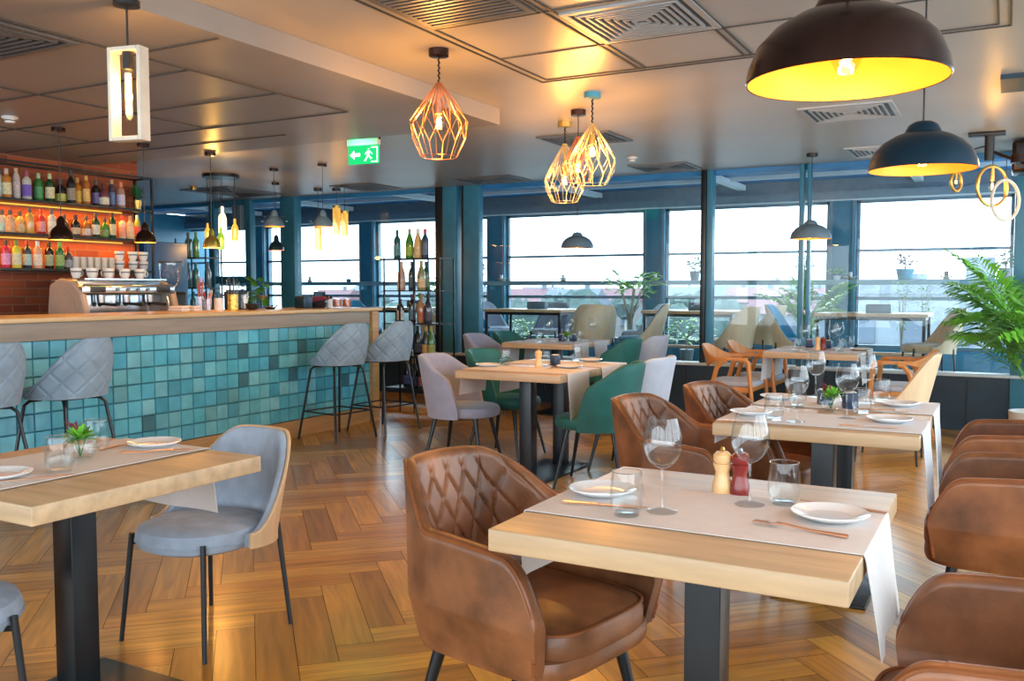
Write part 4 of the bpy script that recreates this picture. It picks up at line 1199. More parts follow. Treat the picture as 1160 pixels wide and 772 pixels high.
# ---- wine rack
RX0, RX1, RY = at(444, 350, y=7.9).x, at(497, 350, y=7.9).x + .10, 7.9
RW = RX1 - RX0
wr = thing('wine_rack', 'open black metal wine rack beside the thick teal post', 'wine rack', ((RX0 + RX1) / 2, RY, 0))
lv = [1.615, 1.28, .935, .595]
for z in lv: MB().box((0, 0, z - .006), (RW, .28, .012)).build('board', M['shelf'], wr)
for x in (-RW/2, -RW/2 + .20, -RW/2 + .38, RW/2):
    for sy in (-1, 1): MB().box((x, sy * .135, .81), (.014, .014, 1.62)).build('upright', M['steel'], wr)
MB().box((0, 0, .03), (RW, .28, .06), b=.005).build('base', M['basewood'], wr)
MB().box((0, 0, .245), (RW, .28, .012)).build('board', M['shelf'], wr)
RED, GLD = (.28, .02, .03), (.60, .42, .10)
rackb = [(0, [(450.5, 'wine', (.015, .09, .09), (.10, .26, .25), (.015, .09, .09), 'teal green bottle'), (464.5, 'champ', (.06, .24, .02), (.30, .45, .05), (.50, .30, .12), 'bright green bottle with copper neck'), (474, 'champ', (.72, .45, .16), (.68, .50, .25), (.75, .72, .70), 'golden rose bottle with white neck'), (482, 'wine', (.02, .05, .09), (.10, .14, .2), (.50, .06, .08), 'dark blue bottle with red neck')]),
    (1, [(455, 'champ', (.70, .42, .28), (.75, .55, .42), (.72, .55, .45), 'pink rose bottle'), (467, 'wine', (.02, .06, .08), (.06, .14, .2), (.02, .04, .06), 'dark blue bottle'), (477.5, 'champ', (.25, .24, .10), (.60, .45, .25), (.4, .3, .1), 'olive bottle with gold label'), (483, 'wine', (.03, .09, .06), (.12, .2, .12), (.03, .05, .04), 'dark green bottle')]),
    (2, [(453.5, 'whisky', BLK, (.66, .66, .66), (.03, .03, .03), 'black bottle with white label'), (467, 'wine', BLK, (.12, .18, .28), (.20, .03, .05), 'black bottle with blue label'), (477, 'champ', (.42, .22, .12), (.45, .15, .08), (.42, .25, .14), 'copper brown bottle'), (485, 'champ', (.02, .03, .05), (.06, .06, .09), (.02, .03, .04), 'very dark bottle')]),
    (3, [(462, 'champ', (.04, .16, .02), (.08, .10, .35), (.45, .45, .10), 'green bottle with blue label'), (473, 'champ', BLK, (.10, .10, .14), (.03, .03, .03), 'black bottle'), (482.5, 'champ', (.02, .04, .04), (.55, .35, .12), GLD, 'dark bottle with gold neck'), (488, 'champ', (.04, .16, .04), (.30, .35, .1), (.3, .35, .08), 'green bottle beside the post')]),
    (4, [(461, 'champ', BLK, (.08, .12, .35), GLD, 'dark bottle with gold neck and blue label'), (468.5, 'champ', BLK, (.05, .07, .22), GLD, 'dark bottle with gold neck and navy label'), (478, 'champ', (.03, .03, .05), (.25, .08, .06), (.4, .25, .08), 'dark bottle with rusty label')])]
lvn = ['top', 'second', 'third', 'fourth', 'lowest']
for li, row in rackb:
    for (u, k, g, l, cp, txt) in row:
        z = (lv + [.251])[li]
        bottle(k, g, l, cp, 'wine_bottle', '%s on the %s level of the wine rack' % (txt, lvn[li]), (at(u, 350, y=RY + (.05 if round(u) % 2 else -.05)).x, RY + (.05 if round(u) % 2 else -.05), z + .0003), 1.0, 'bottles on the wine rack', rz=-pi/2)

# ---- bar stools
st = bar_stool()
for x, y, r, txt in ((-5.02, 3.50, 12, 'grey quilted bar stool, the one nearer the camera of the left pair but fully in view'), (-5.02, 2.93, 10, 'grey quilted bar stool cut off by the left edge of the photo'),
                     (-5.08, 6.12, -8, 'grey quilted bar stool left of the pair at the far bar end'), (-5.0, 6.68, -6, 'grey quilted bar stool right of the pair, beyond the bar end post')):
    place(st, 'st', (x, y, 0), R(180 + r), txt.replace('the one nearer the camera of the left pair but fully in view', 'whole one of the left pair before the tiles'), 'bar stools along the tiled bar')

# ================================================================== DINING TABLES AND CHAIRS
T1 = (-1.03, -.245, 1.765, 2.60); TL = (-2.94, -2.14, 1.39, 2.19); T3 = (-3.24, -2.46, 5.12, 6.27)
T4 = (-4.50, -3.72, 8.0, 8.98); R2T = (-1.05, -.27, 3.63, 4.78); R3T = (-1.85, -1.07, 7.92, 8.85)
dining_table(*T1, 'oak table in front with the two pepper mills, wine glasses and the bare wooden corner')
dining_table(*TL, 'oak table at the left with a green flower bowl, on a single thick black post')
dining_table(*T3, 'oak table on two black posts between mauve grey and teal chairs', 2)
dining_table(*T4, 'oak table farther back behind the table with teal chairs', 1)
dining_table(*R2T, 'oak table on two posts behind the front one, crowded with glasses around a flower bowl', 2)
dining_table(*R3T, 'farthest oak table on the right, between wooden armchairs near the dark low wall', 1)
z = .75
runner('table_runner', 'x', T1[0], T1[1], 1.95, 2.36, z, .17, .22, 'pale runner across the front table, its end hanging down at the right corner', 'cloth', (.0, .03), (0, .0))
runner('table_runner', 'y', -2.80, -2.38, TL[2], TL[3], z, .16, .23, 'pale runner along the left table, hanging over its end above the grey seat', 'cloth', (.0, .03))
runner('table_runner', 'x', T3[0], T3[1], 5.22, 5.56, z, .18, .30, 'nearer runner on the table between teal chairs', 'cloth', (.02, .02))
runner('table_runner', 'x', T3[0], T3[1], 5.78, 6.12, z, .22, .30, 'farther runner on the table between teal chairs', 'cloth', (.02, .02))
runner('table_runner', 'x', T4[0], T4[1], 8.06, 8.40, z, .24, .26, 'nearer runner on the table behind the teal chairs', 'cloth_white', (.02, .02))
runner('table_runner', 'x', T4[0], T4[1], 8.54, 8.88, z, .24, .26, 'farther runner on the table behind the teal chairs', 'cloth_white', (.02, .02))
runner('table_runner', 'x', R2T[0], R2T[1], 3.70, 4.08, z, .10, .36, 'nearer runner on the glass-crowded table, hanging long at the right', 'cloth_white', (.0, .03), (0, -.05))
runner('table_runner', 'x', R2T[0], R2T[1], 4.28, 4.66, z, .09, .34, 'farther runner on the glass-crowded table', 'cloth_white', (.0, .02))
runner('table_runner', 'x', R3T[0], R3T[1], 7.98, 8.32, z, .26, .26, 'nearer runner on the farthest right table', 'cloth_white', (.02, .02))
runner('table_runner', 'x', R3T[0], R3T[1], 8.46, 8.80, z, .26, .26, 'farther runner on the farthest right table', 'cloth_white', (.02, .02))

BA = brown_armchair()
G_ = 'tan leather tub armchairs'
place(BA, 'ba', (-1.145, 2.20, 0), R(-12), 'tan leather armchair with diamond quilted back at the left of the front table', G_)
place(BA, 'ba', (.045, 1.975, 0), R(180), 'tan leather armchair at the lower right corner, right of the front table', G_)
place(BA, 'ba', (.03, 3.70, 0), R(180), 'tan leather armchair with black leg showing, right of the glass-crowded table, nearer of two', G_)
place(BA, 'ba', (.03, 4.72, 0), R(180), 'tan leather armchair right of the glass-crowded table, farther one below the palm', G_)
place(BA, 'ba', (-1.17, 3.84, 0), R(-8), 'tan quilted armchair at the left of the glass-crowded table, nearer of two', G_)
place(BA, 'ba', (-1.06, 4.52, 0), R(-12), 'tan quilted armchair at the left of the glass-crowded table, farther of two', G_)
VS = shell_chair('greyfab', 'veneer', seat_h=.437, top=.74)
place(VS, 'vs', (-2.62, 2.39, 0), R(-90), 'grey upholstered chair with wood veneered back at the end of the left table', 'grey chairs with veneered backs')
place(VS, 'vs', (-2.60, 1.36, 0), R(72), 'grey seat of a chair cut off by the lower left corner', 'grey chairs with veneered backs')
MG, TC, PG = tub_chair('mauve'), tub_chair('teal'), tub_chair('palegrey')
place(MG, 'mg', (-3.43, 5.53, 0), R(10), 'mauve grey fabric chair at the near left side of the two-post table', 'fabric tub chairs')
place(MG, 'mg', (-4.72, 8.22, 0), R(5), 'mauve grey fabric chair at the left of the farther back table by the post', 'fabric tub chairs')
place(TC, 'tc', (-3.40, 6.12, 0), R(0), 'teal velvet chair half hidden behind the mauve grey chair', 'fabric tub chairs')
place(TC, 'tc', (-2.36, 5.46, 0), R(190), 'teal velvet chair seen from behind at the right of the two-post table', 'fabric tub chairs')
place(TC, 'tc', (-4.70, 8.80, 0), R(0), 'dark teal chair at the far left of the farther back table', 'fabric tub chairs')
place(TC, 'tc', (-3.42, 8.24, 0), R(185), 'teal velvet chair seen from behind at the right of the farther back table', 'fabric tub chairs')
place(PG, 'pg', (-2.36, 6.08, 0), R(180), 'pale grey chair behind the nearest teal chair', 'fabric tub chairs')
place(PG, 'pg', (-3.36, 8.86, 0), R(180), 'pale grey chair back at the far right of the farther back table', 'fabric tub chairs')
WA = wood_armchair()
place(WA, 'wa', (-2.12, 8.10, 0), R(0), 'orange beech armchair left of the farthest right table', 'beech armchairs')
place(WA, 'wa', (-2.06, 8.70, 0), R(0), 'beech armchair with pale seat behind the orange armchair', 'beech armchairs')
place(WA, 'wa', (-.80, 8.35, 0), R(180), 'beech armchair right of the farthest right table', 'beech armchairs')
VB = shell_chair('blond', 'blond', 'blond_shell_chair', .46, .82)
place(VB, 'vb', (-.76, 7.35, 0), R(180), 'blond wooden shell chair in front of the beech armchair near the low navy wall', 'blond shell chairs')

# ---- terrace furniture on the raised deck
def high_table(x, y, w, d, label, h=.75):
    t = thing('terrace_table', label, 'table', (x, y, PLAT), 0, 'terrace tables')
    MB().box((0, 0, h - .018), (w, d, .036), b=.004).build('tabletop', M['counter'], t)
    for sx in (-1, 1):
        for sy in (-1, 1): MB().box((sx * (w/2 - .04), sy * (d/2 - .04), (h - .036) / 2), (.03, .03, h - .036)).build('leg', M['steel'], t)
    MB().box((0, 0, h - .055), (w - .08, d - .08, .035)).build('under_frame', M['steel'], t)
    MB().box((0, 0, .30), (w - .10, .06, .03)).build('stretcher', M['veneer'], t)
    b = thing('table_box', 'small dark box on the ' + label, 'box', (x + .05, y, PLAT + h)); MB().box((0, 0, .045), (.26, .10, .09), b=.004).build('box_body', M['greymetal'], b); MB().box((0, 0, .093), (.24, .08, .006)).build('lid', M['navy'], b)
    return t
OT = [(605, 10.65, 'terrace table behind the farther back dining table'), (788, 10.9, 'terrace table left of the slim screen post'), (468, 10.8, 'terrace table behind the wine rack'), (990, 10.7, 'terrace table beyond the farthest right dining table')]
tt = []
for u, y, l in OT:
    x = at(u, 350, y=y).x; high_table(x, y, 1.15, .75, l); tt.append((x, y))
VBu = shell_chair('bluefab', 'blond', 'terrace_chair', .46, .84)
def tch(key, pr, u, y, r, txt): place(pr, key, (at(u, 360, y=y).x, y, PLAT), R(r), txt, 'terrace shell chairs')
tch('vbu', VBu, 548, 10.6, 0, 'blue padded terrace chair just right of the slim teal post')
tch('vbu', VBu, 724, 10.02, 195, 'blue padded terrace chair with wooden shell between two terrace tables')
tch('vbu', VBu, 412, 10.8, -15, 'blue padded terrace chair behind the wine rack')
tch('vbu', VBu, 903, 10.3, 0, 'blue padded terrace chair under the far palm')
tch('vb', VB, 671, 10.02, 135, 'blond terrace chair before the window, seen from behind, right of the terrace table')
tch('vb', VB, 668, 10.72, 120, 'second blond terrace chair, turned away beside it')
tch('vb', VB, 826, 10.0, 160, 'blond terrace chair seen from behind right of the slim screen post, left of two')
tch('vb', VB, 857, 10.78, 165, 'blond terrace chair seen from behind, right of two')
tch('vb', VB, 1052, 9.98, 200, 'blond terrace chair in front of the apartment block view')
tch('vb', VB, 500, 10.0, 60, 'blond terrace chair behind the thick post')
VG = shell_chair('palegrey', 'palegrey', 'terrace_chair', .46, .82)
tch('vg', VG, 562, 11.45, -20, 'grey terrace chair behind the blue one right of the slim teal post')
tch('vg', VG, 726, 11.3, 180, 'grey terrace chair behind the blue chair with wooden shell')
tch('vg', VG, 622, 11.3, -90, 'dark grey terrace chair at the window side of the table')

# ---- tableware
TMB, WG, PLT, KN, FK = tumbler(), wineglass(), plate(), knife(), fork()
MW, MR, FB, VO = mill('millwood'), mill('millred'), flower_bowl(), votive()
def tz(u, v, h=.7545):
    p = at(u, v, z=h)
    for (xa, xb, ya, yb) in (T1, TL, T3, T4, R2T, R3T):
        if xa - .3 < p.x < xb + .3 and ya - .6 < p.y < yb + .9: p.x = min(max(p.x, xa + .06), xb - .06); p.y = min(max(p.y, ya + .06), yb - .06); break
    return (p.x, p.y, h)
def put(key, pr, u, v, txt, grp=None, rz=0, h=.7545): return place(pr, key, tz(u, v, h), R(rz), txt, grp)
A, Bt, Cc, Dd, Ee = 'on the front table', 'on the left table', 'on the glass-crowded table', 'on the farthest right table', 'on the two-post table between teal chairs'
put('tm', TMB, 710, 584, 'tumbler near the left plate ' + A, 'tumblers')
put('tm', TMB, 888, 571, 'tumbler right of the red pepper mill ' + A, 'tumblers')
put('wg', WG, 750, 580, 'wine glass left of the pepper mills ' + A, 'wine glasses')
put('wg', WG, 849, 572, 'wine glass standing before the red pepper mill ' + A, 'wine glasses')
put('mw', MW, 818, 559, 'light beech pepper mill ' + A, 'mills', h=.7503)
put('mr', MR, 838, 561, 'dark red salt mill ' + A, 'mills', h=.7503)
place(PLT, 'pl', (-.93, 2.20, .7545), 0, 'white plate at the left end of the front table', 'white plates')
place(PLT, 'pl', (-.355, 2.22, .7545), 0, 'white plate at the right end of the front table', 'white plates')
place(KN, 'kn', (-.87, 2.08, .7548), R(12), 'copper knife before the left plate ' + A, 'copper cutlery')
place(FK, 'fk', (-.40, 2.075, .7548), R(172), 'copper fork before the right plate ' + A, 'copper cutlery')
place(KN, 'kn', (-.35, 2.355, .7548), R(170), 'copper knife behind the right plate ' + A, 'copper cutlery')
put('tm', TMB, 68, 535, 'tumbler left of the flower bowl ' + Bt, 'tumblers')
put('tm', TMB, 110, 511, 'tumbler right behind the flower bowl ' + Bt, 'tumblers')
put('fb', FB, 91, 521, 'round glass bowl with bright green leaves and dark red petals ' + Bt, 'flower bowls')
put('pl', PLT, 178, 505, 'white plate at the far end of the left table', 'white plates')
put('pl', PLT, -2, 542, 'white plate cut off by the left edge of the photo ' + Bt, 'white plates')
put('kn', KN, 140, 505, 'knife left of the plate at the far end of the left table', 'copper cutlery', 100)
put('fk', FK, 178, 513, 'fork in front of the plate at the far end of the left table', 'copper cutlery', 40)
put('kn', KN, 40, 543, 'knife beside the cut-off plate ' + Bt, 'copper cutlery', 60)
for u, v, txt in ((902, 478, 'wine glass left of the flower bowl, nearest one'), (924, 450, 'wine glass behind the left navy block'), (959, 474, 'wine glass right behind the flower bowl'), (981, 457, 'wine glass farthest right')):
    put('wg', WG, u, v, txt + ' ' + Cc, 'wine glasses')
for u, v, txt in ((877, 476, 'tumbler farthest left'), (976, 468, 'tumbler right of the right navy block'), (999, 455, 'tumbler farthest right'), (903, 461, 'tumbler behind the nearest wine glass')):
    put('tm', TMB, u, v, txt + ' ' + Cc, 'tumblers')
put('fb', FB, 941, 466, 'round glass bowl with green leaves ' + Cc, 'flower bowls')
put('vo', VO, 934, 459, 'navy block left behind the flower bowl ' + Cc, 'navy holders', 20, .7503)
put('vo', VO, 963, 463, 'navy block right of the flower bowl ' + Cc, 'navy holders', 20)
put('pl', PLT, 1008, 478, 'nearer white plate at the right end ' + Cc, 'white plates')
put('pl', PLT, 1018, 460, 'farther white plate at the right end ' + Cc, 'white plates')
put('pl', PLT, 851, 470, 'nearer white plate at the left end ' + Cc, 'white plates')
put('pl', PLT, 882, 452, 'farther white plate at the left end ' + Cc, 'white plates')
put('kn', KN, 985, 484, 'knife beside the nearer right plate ' + Cc, 'copper cutlery', 5)
put('fk', FK, 1000, 466, 'fork between the two right plates ' + Cc, 'copper cutlery', 5)
put('kn', KN, 838, 481, 'knife at the left end ' + Cc, 'copper cutlery', 10)
for u, v, txt in ((912, 397, 'wine glass farthest left'), (925, 392, 'wine glass behind the beech mill'), (944, 397, 'wine glass right of the red mill'), (955, 392, 'wine glass farthest right')):
    put('wg', WG, u, v, txt + ' ' + Dd, 'wine glasses')
for u, v, txt in ((902, 398, 'tumbler farthest left'), (952, 399, 'tumbler right of the wine glasses'), (966, 393, 'tumbler farthest right')):
    put('tm', TMB, u, v, txt + ' ' + Dd, 'tumblers')
put('mw', MW, 926, 397, 'light beech mill ' + Dd, 'mills')
put('mr', MR, 932, 397, 'red salt mill ' + Dd, 'mills')
put('vo', VO, 917, 394, 'left navy block ' + Dd, 'navy holders', 0)
put('vo', VO, 938, 395, 'right navy block ' + Dd, 'navy holders', 0)
put('pl', PLT, 975, 397, 'white plate ' + Dd, 'white plates')
for u, v, txt in ((572, 414, 'tumbler farthest left'), (617, 415, 'tumbler next to the navy block'), (658, 408, 'tumbler at the far side')):
    put('tm', TMB, u, v, txt + ' ' + Ee, 'tumblers')
put('mw', MW, 610, 416, 'light beech mill ' + Ee, 'mills')
put('vo', VO, 629, 414, 'navy block ' + Ee, 'navy holders', 10)
put('pl', PLT, 645, 417, 'nearer white plate ' + Ee, 'white plates')
put('pl', PLT, 672, 409, 'farther white plate ' + Ee, 'white plates')
put('pl', PLT, 548, 415, 'white plate at the left end ' + Ee, 'white plates')
put('kn', KN, 626, 417, 'knife beside the nearer plate ' + Ee, 'copper cutlery', 100)
put('fk', FK, 658, 410, 'fork beside the farther plate ' + Ee, 'copper cutlery', 100)
Ff = 'on the farther back table'
for u, v, txt in ((621, 387, 'wine glass farthest left'), (645, 387, 'wine glass in the middle'), (671, 386, 'wine glass farthest right')):
    put('wg', WG, u, v, txt + ' ' + Ff, 'wine glasses')
for u, v, txt in ((611, 388, 'tumbler farthest left'), (656, 387, 'tumbler right of the navy block')):
    put('tm', TMB, u, v, txt + ' ' + Ff, 'tumblers')
put('fb', FB, 642, 388, 'round glass bowl with green leaves ' + Ff, 'flower bowls')
put('vo', VO, 637, 387, 'left navy block ' + Ff, 'navy holders')
put('vo', VO, 649, 387, 'right navy block ' + Ff, 'navy holders')

# ================================================================== LAMPS
def cord(t, z0, z1, m='black', r=.0035): MB().cyl((0, 0, z0), (0, 0, z1), r, r, 8).build('cord', M[m], t)
def canopy(t, m='black', r=.05, h=.025): MB().lathe([(.0, 0), (r, 0), (r, -h), (r * .3, -h - .004), (.0, -h - .006)], 24).build('canopy', M[m], t)
def glow(x, y, z, e, c=(1, .45, .10), s=.03): lamp('bulb_or_added_glow', 'POINT', (x, y, z), e, c, s)
def bulb(t, z, r=.03, m='fil', edison=True):
    MB().lathe([(.0, z - r * 2.6), (r * .6, z - r * 2.4), (r, z - r * 1.5), (r * .85, z - r * .7), (r * .42, z), (.0, z)], 18).build('bulb_glass', M['bulbglass'], t)
    MB().tube([(r * .3 * cos(k), r * .3 * sin(k), z - r * .5 - r * 1.5 * k / 12) for k in range(13)], r * .17, 5).build('filament', M[m], t)

# wire cages
def cage(x, y, vtop, vmid, vbot, wpx, name_m, can_m, txt, chain=True, sock='copper', watt=7, n=9, botf=.62, vsock=None):
    n = 12
    zt_, zm, zb_ = zat(x, y, vtop), zat(x, y, vmid), zat(x, y, vbot)
    dep = (Vector((x, y, zm)) - _c).dot(_f); r = wpx / FPX * dep / 2
    t = thing('wire_pendant', txt, 'pendant lamp', (x, y, CEIL), rnd.uniform(0, 1), 'wire cage pendants')
    canopy(t, can_m, .052, .035)
    cord(t, -.035, zt_ - CEIL)
    if chain:
        MB().tube([(.006 * cos(k * 1.3), .006 * sin(k * 1.3), -.04 + (zt_ - CEIL + .04) * k / 24) for k in range(25)], .003, 5).build('twisted_cord', M['bronze'], t)
    a, m_, c_ = zt_ - CEIL, zm - CEIL, zb_ - CEIL
    MB().lathe([(.0, a), (.016, a), (.018, a - .01), (.0, a - .012)], 16).build('cap', M[name_m], t)
    w = MB(); wr_ = .0017
    for k in range(n):
        f0 = 2 * pi * k / n; f1 = 2 * pi * (k + .5) / n; f2 = 2 * pi * (k + 1) / n
        P0 = (.015 * cos(f0), .015 * sin(f0), a - .006); PM = (r * cos(f0), r * sin(f0), m_ + .01)
        PN = (r * .93 * cos(f1), r * .93 * sin(f1), m_ - (m_ - c_) * .42); PQ = (r * cos(f2), r * sin(f2), m_ + .01)
        PU = (r * .62 * cos(f1), r * .62 * sin(f1), a - (a - m_) * .52)
        PB = (r * botf * cos(f1), r * botf * sin(f1), c_)
        PB2 = (r * botf * cos(2 * pi * (k + 1.5) / n), r * botf * sin(2 * pi * (k + 1.5) / n), c_)
        for pa, pb in ((P0, PM), (PM, PN), (PN, PQ), (PN, PB), (PB, PB2), (P0, PU), (PU, PM), (PU, PQ)):
            w.cyl(pa, pb, wr_, wr_, 5)
    w.build('wire_cage', M[name_m], t)
    zs = zat(x, y, vsock) - CEIL if vsock else a - .10
    MB().cyl((0, 0, a), (0, 0, zs), .006).build('rod', M[sock], t)
    MB().lathe([(.0, zs), (.020, zs - .004), (.021, zs - .065), (.0, zs - .068)], 18).build('socket', M[sock], t)
    bulb(t, zs - .066, .030)
    glow(x, y, CEIL + zs - .12, watt)
cage(-2.584, 3.94, 94, 140, 178, 66, 'copperw', 'bronze', 'copper wire cage pendant with an orange glowing bulb, standing apart', watt=28, vsock=115)
cage(-2.894, 6.098, 163, 205, 229, 46, 'brasswire', 'brass', 'pale wire cage pendant, lowest and leftmost of the cluster of three', sock='brass', vsock=188, watt=16)
cage(-2.616, 5.724, 155, 190, 206, 36, 'copperw', 'bronze', 'small copper wire pendant in the middle of the cluster of three', False, vsock=172, watt=14, botf=.75)
cage(-2.306, 5.256, 140, 183, 209, 54, 'brasswire', 'potblue', 'pale gold wire pendant, highest and rightmost of the cluster of three', sock='brass', vsock=152, watt=24)

# dome pendants
def dome(x, y, vrim, R_, m, txt, watt, zc=CEIL, top=True, h=.62, cord_m='black', inner='gold_in'):
    zr = zat(x, y, vrim) - zc
    t = thing('dome_pendant', txt, 'pendant lamp', (x, y, zc), 0, 'dome pendants over the tables')
    canopy(t, 'black', .05, .03)
    H_ = R_ * h * 1.25
    o = [(R_, 0), (R_ * 1.012, .004), (R_ * .985, H_ * .22), (R_ * .90, H_ * .48), (R_ * .74, H_ * .70), (R_ * .52, H_ * .87), (R_ * .34, H_ * .95)]
    cap = [(R_ * .34, H_ * .95), (R_ * .33, H_ * .99), (R_ * .27, H_ * 1.14), (R_ * .17, H_ * 1.22), (.012, H_ * 1.24), (.0, H_ * 1.24)]
    inn = [(R_ * .33, H_ * .93), (R_ * .51, H_ * .85), (R_ * .725, H_ * .68), (R_ * .885, H_ * .47), (R_ * .97, H_ * .215), (R_ * .99, .001)]
    b = MB(); rs = [[Vector((cos(2*pi*j/64)*r, sin(2*pi*j/64)*r, zr + z_)) for j in range(64)] for r, z_ in o]; b.rings(rs, cap=False); b.build('shade', M[m], t)
    b = MB(); rs = [[Vector((cos(2*pi*j/48)*r, sin(2*pi*j/48)*r, zr + z_)) for j in range(48)] for r, z_ in [(.0005, H_ * .93)] + inn]; b.rings(rs, cap=False); b.build('shade_lining', M[inner], t)
    MB().lathe([(r, zr + z_) for r, z_ in cap], 32).build('shade_cap', M[m], t)
    cord(t, -.03, zr + H_ * 1.22)
    MB().lathe([(.0, zr + H_ * .92), (.022, zr + H_ * .92), (.022, zr + H_ * .60), (.0, zr + H_ * .59)], 18).build('socket', M['brass'], t)
    bulb(t, zr + H_ * .60, .032, 'filw')
    glow(x, y, zc + zr + H_ * .22, watt, (1, .55, .15), .035)
dome(-.315, 2.055, 93, .205, 'bronze', 'large aged bronze dome pendant with glowing gold inside over the front table', 4.5, inner='gold_in')
dome(-.31, 3.95, 193, .20, 'bluemetal', 'petrol blue dome pendant with gold inside over the glass-crowded table', 2.2)
dome(-1.586, 8.554, 271, .18, 'greymetal', 'grey dome pendant hanging before the right window', 2.5)
dome(-4.05, 8.85, 281, .175, 'greymetal', 'small grey dome pendant hanging before the centre window', .8, inner='copper')

# cone pendants over the bar
def cone(x, y, vcap, vrim, wpx, zc, m, txt, watt=1.0, cm='bronze', bell=False):
    zr = zat(x, y, vrim); dep = (Vector((x, y, zr)) - _c).dot(_f); r = wpx / FPX * dep / 2
    zr -= zc; h = (zat(x, y, vcap) - zc) - zr
    t = thing('bell_pendant', txt, 'pendant lamp', (x, y, zc), 0, 'small bell pendants over the bar')
    canopy(t, cm, .045, .025); cord(t, -.025, zr + h, 'black', .003)
    pr = [(r, 0), (r * .99, h * .10), (r * .90, h * .28), (r * .68, h * .46), (r * .42, h * .58), (r * .36, h * .62), (r * .34, h * .82), (r * .16, h * .98), (.004, h)]
    b = MB(); b.rings([[Vector((cos(2*pi*j/32)*q, sin(2*pi*j/32)*q, zr + z_)) for j in range(32)] for q, z_ in pr], cap=False); b.build('shade', M[m], t)
    b = MB(); b.rings([[Vector((cos(2*pi*j/32)*q*.96, sin(2*pi*j/32)*q*.96, zr + z_ + .001)) for j in range(32)] for q, z_ in pr[:6]] , cap=False); b.build('shade_lining', M['gold_in'], t)
    bulb(t, zr + h * .55, min(.028, h * .22), 'filw'); glow(x, y, zc + zr + .01, watt)
cone(-5.795, 4.045, 245, 272, 27, LOWC, 'bronze', 'copper brown bell pendant in front of the bottle shelves', 2)
cone(-5.857, 4.796, 252, 275, 24, LOWC, 'bronze', 'copper brown bell pendant at the end of the bottle shelves', 3)
cone(-5.754, 5.367, 259, 281, 20, LOWC, 'brass', 'golden bell pendant right of the blue cabinet', 9)
X = at(310, 191, z=CEIL); cone(X.x, X.y, 238, 257, 22, CEIL, 'greymetal', 'grey bell pendant with a clear ring, left one', .6)
Y_ = at(365, 186, z=CEIL); cone(Y_.x, Y_.y, 238, 257, 22, CEIL, 'greymetal', 'grey bell pendant with a clear ring, right one by the amber tubes', .6)
X = at(312, 207, z=CEIL); cone(X.x, X.y, 266, 284, 17, CEIL, 'bluemetal', 'small dark blue bell pendant hanging lowest under the left grey bell', .5)
for (q, txt) in ((at(310, 191, z=CEIL), 'left'), (Y_, 'right')):
    zc_ = zat(q.x, q.y, 251)
    o = MB().tube([(cos(2*pi*j/40)*.13, sin(2*pi*j/40)*.13, 0) for j in range(40)], .005, 6, True).tube([(cos(2*pi*j/40)*.10, sin(2*pi*j/40)*.10, .05) for j in range(40)], .004, 6, True)
    for j in range(3): o.cyl((cos(2.1*j)*.13, sin(2.1*j)*.13, 0), (cos(2.1*j)*.045, sin(2.1*j)*.045, .06), .003, .003, 5)
    o = o.build('clear_ring', M['clear_base'], loc=(q.x, q.y, zc_)); tag(o, 'clear glass ring around the %s grey bell pendant' % txt, 'lamp ring')

# framed tube lamp
fx, fy = -3.018, 2.41
t = thing('framed_pendant', 'white rectangular frame pendant around a long glowing tube bulb', 'pendant lamp', (fx, fy, LOWC), R(12))
canopy(t, 'black', .05, .02)
zt_, zb_ = zat(fx, fy, 54) - LOWC, zat(fx, fy, 160) - LOWC; fw_ = .150
cord(t, -.02, zt_, 'black', .004)
f = MB()
for s_ in (-1, 1): f.box((s_ * (fw_ / 2 - .008), 0, (zt_ + zb_) / 2), (.016, .055, zt_ - zb_), b=.002)
for z_ in (zt_ - .008, zb_ + .008): f.box((0, 0, z_), (fw_ - .034, .055, .016), b=.002)
f.build('frame', M['whitewood'], t)
MB().lathe([(.0, zt_ - .016), (.020, zt_ - .018), (.021, zt_ - .085), (.0, zt_ - .088)], 20).build('socket', M['black'], t)
MB().lathe([(.0, zt_ - .088), (.016, zt_ - .09), (.016, zt_ - .26), (.010, zt_ - .278), (.0, zt_ - .28)], 20).build('bulb_glass', M['bulbglass'], t)
w = MB()
for k in range(5): w.cyl((.007 * cos(k * 1.256), .007 * sin(k * 1.256), zt_ - .10), (.007 * cos(k * 1.256), .007 * sin(k * 1.256), zt_ - .255), .0042, .0042, 6)
w.build('filament', M['fil'], t); glow(fx, fy, LOWC + zt_ - .18, 10)

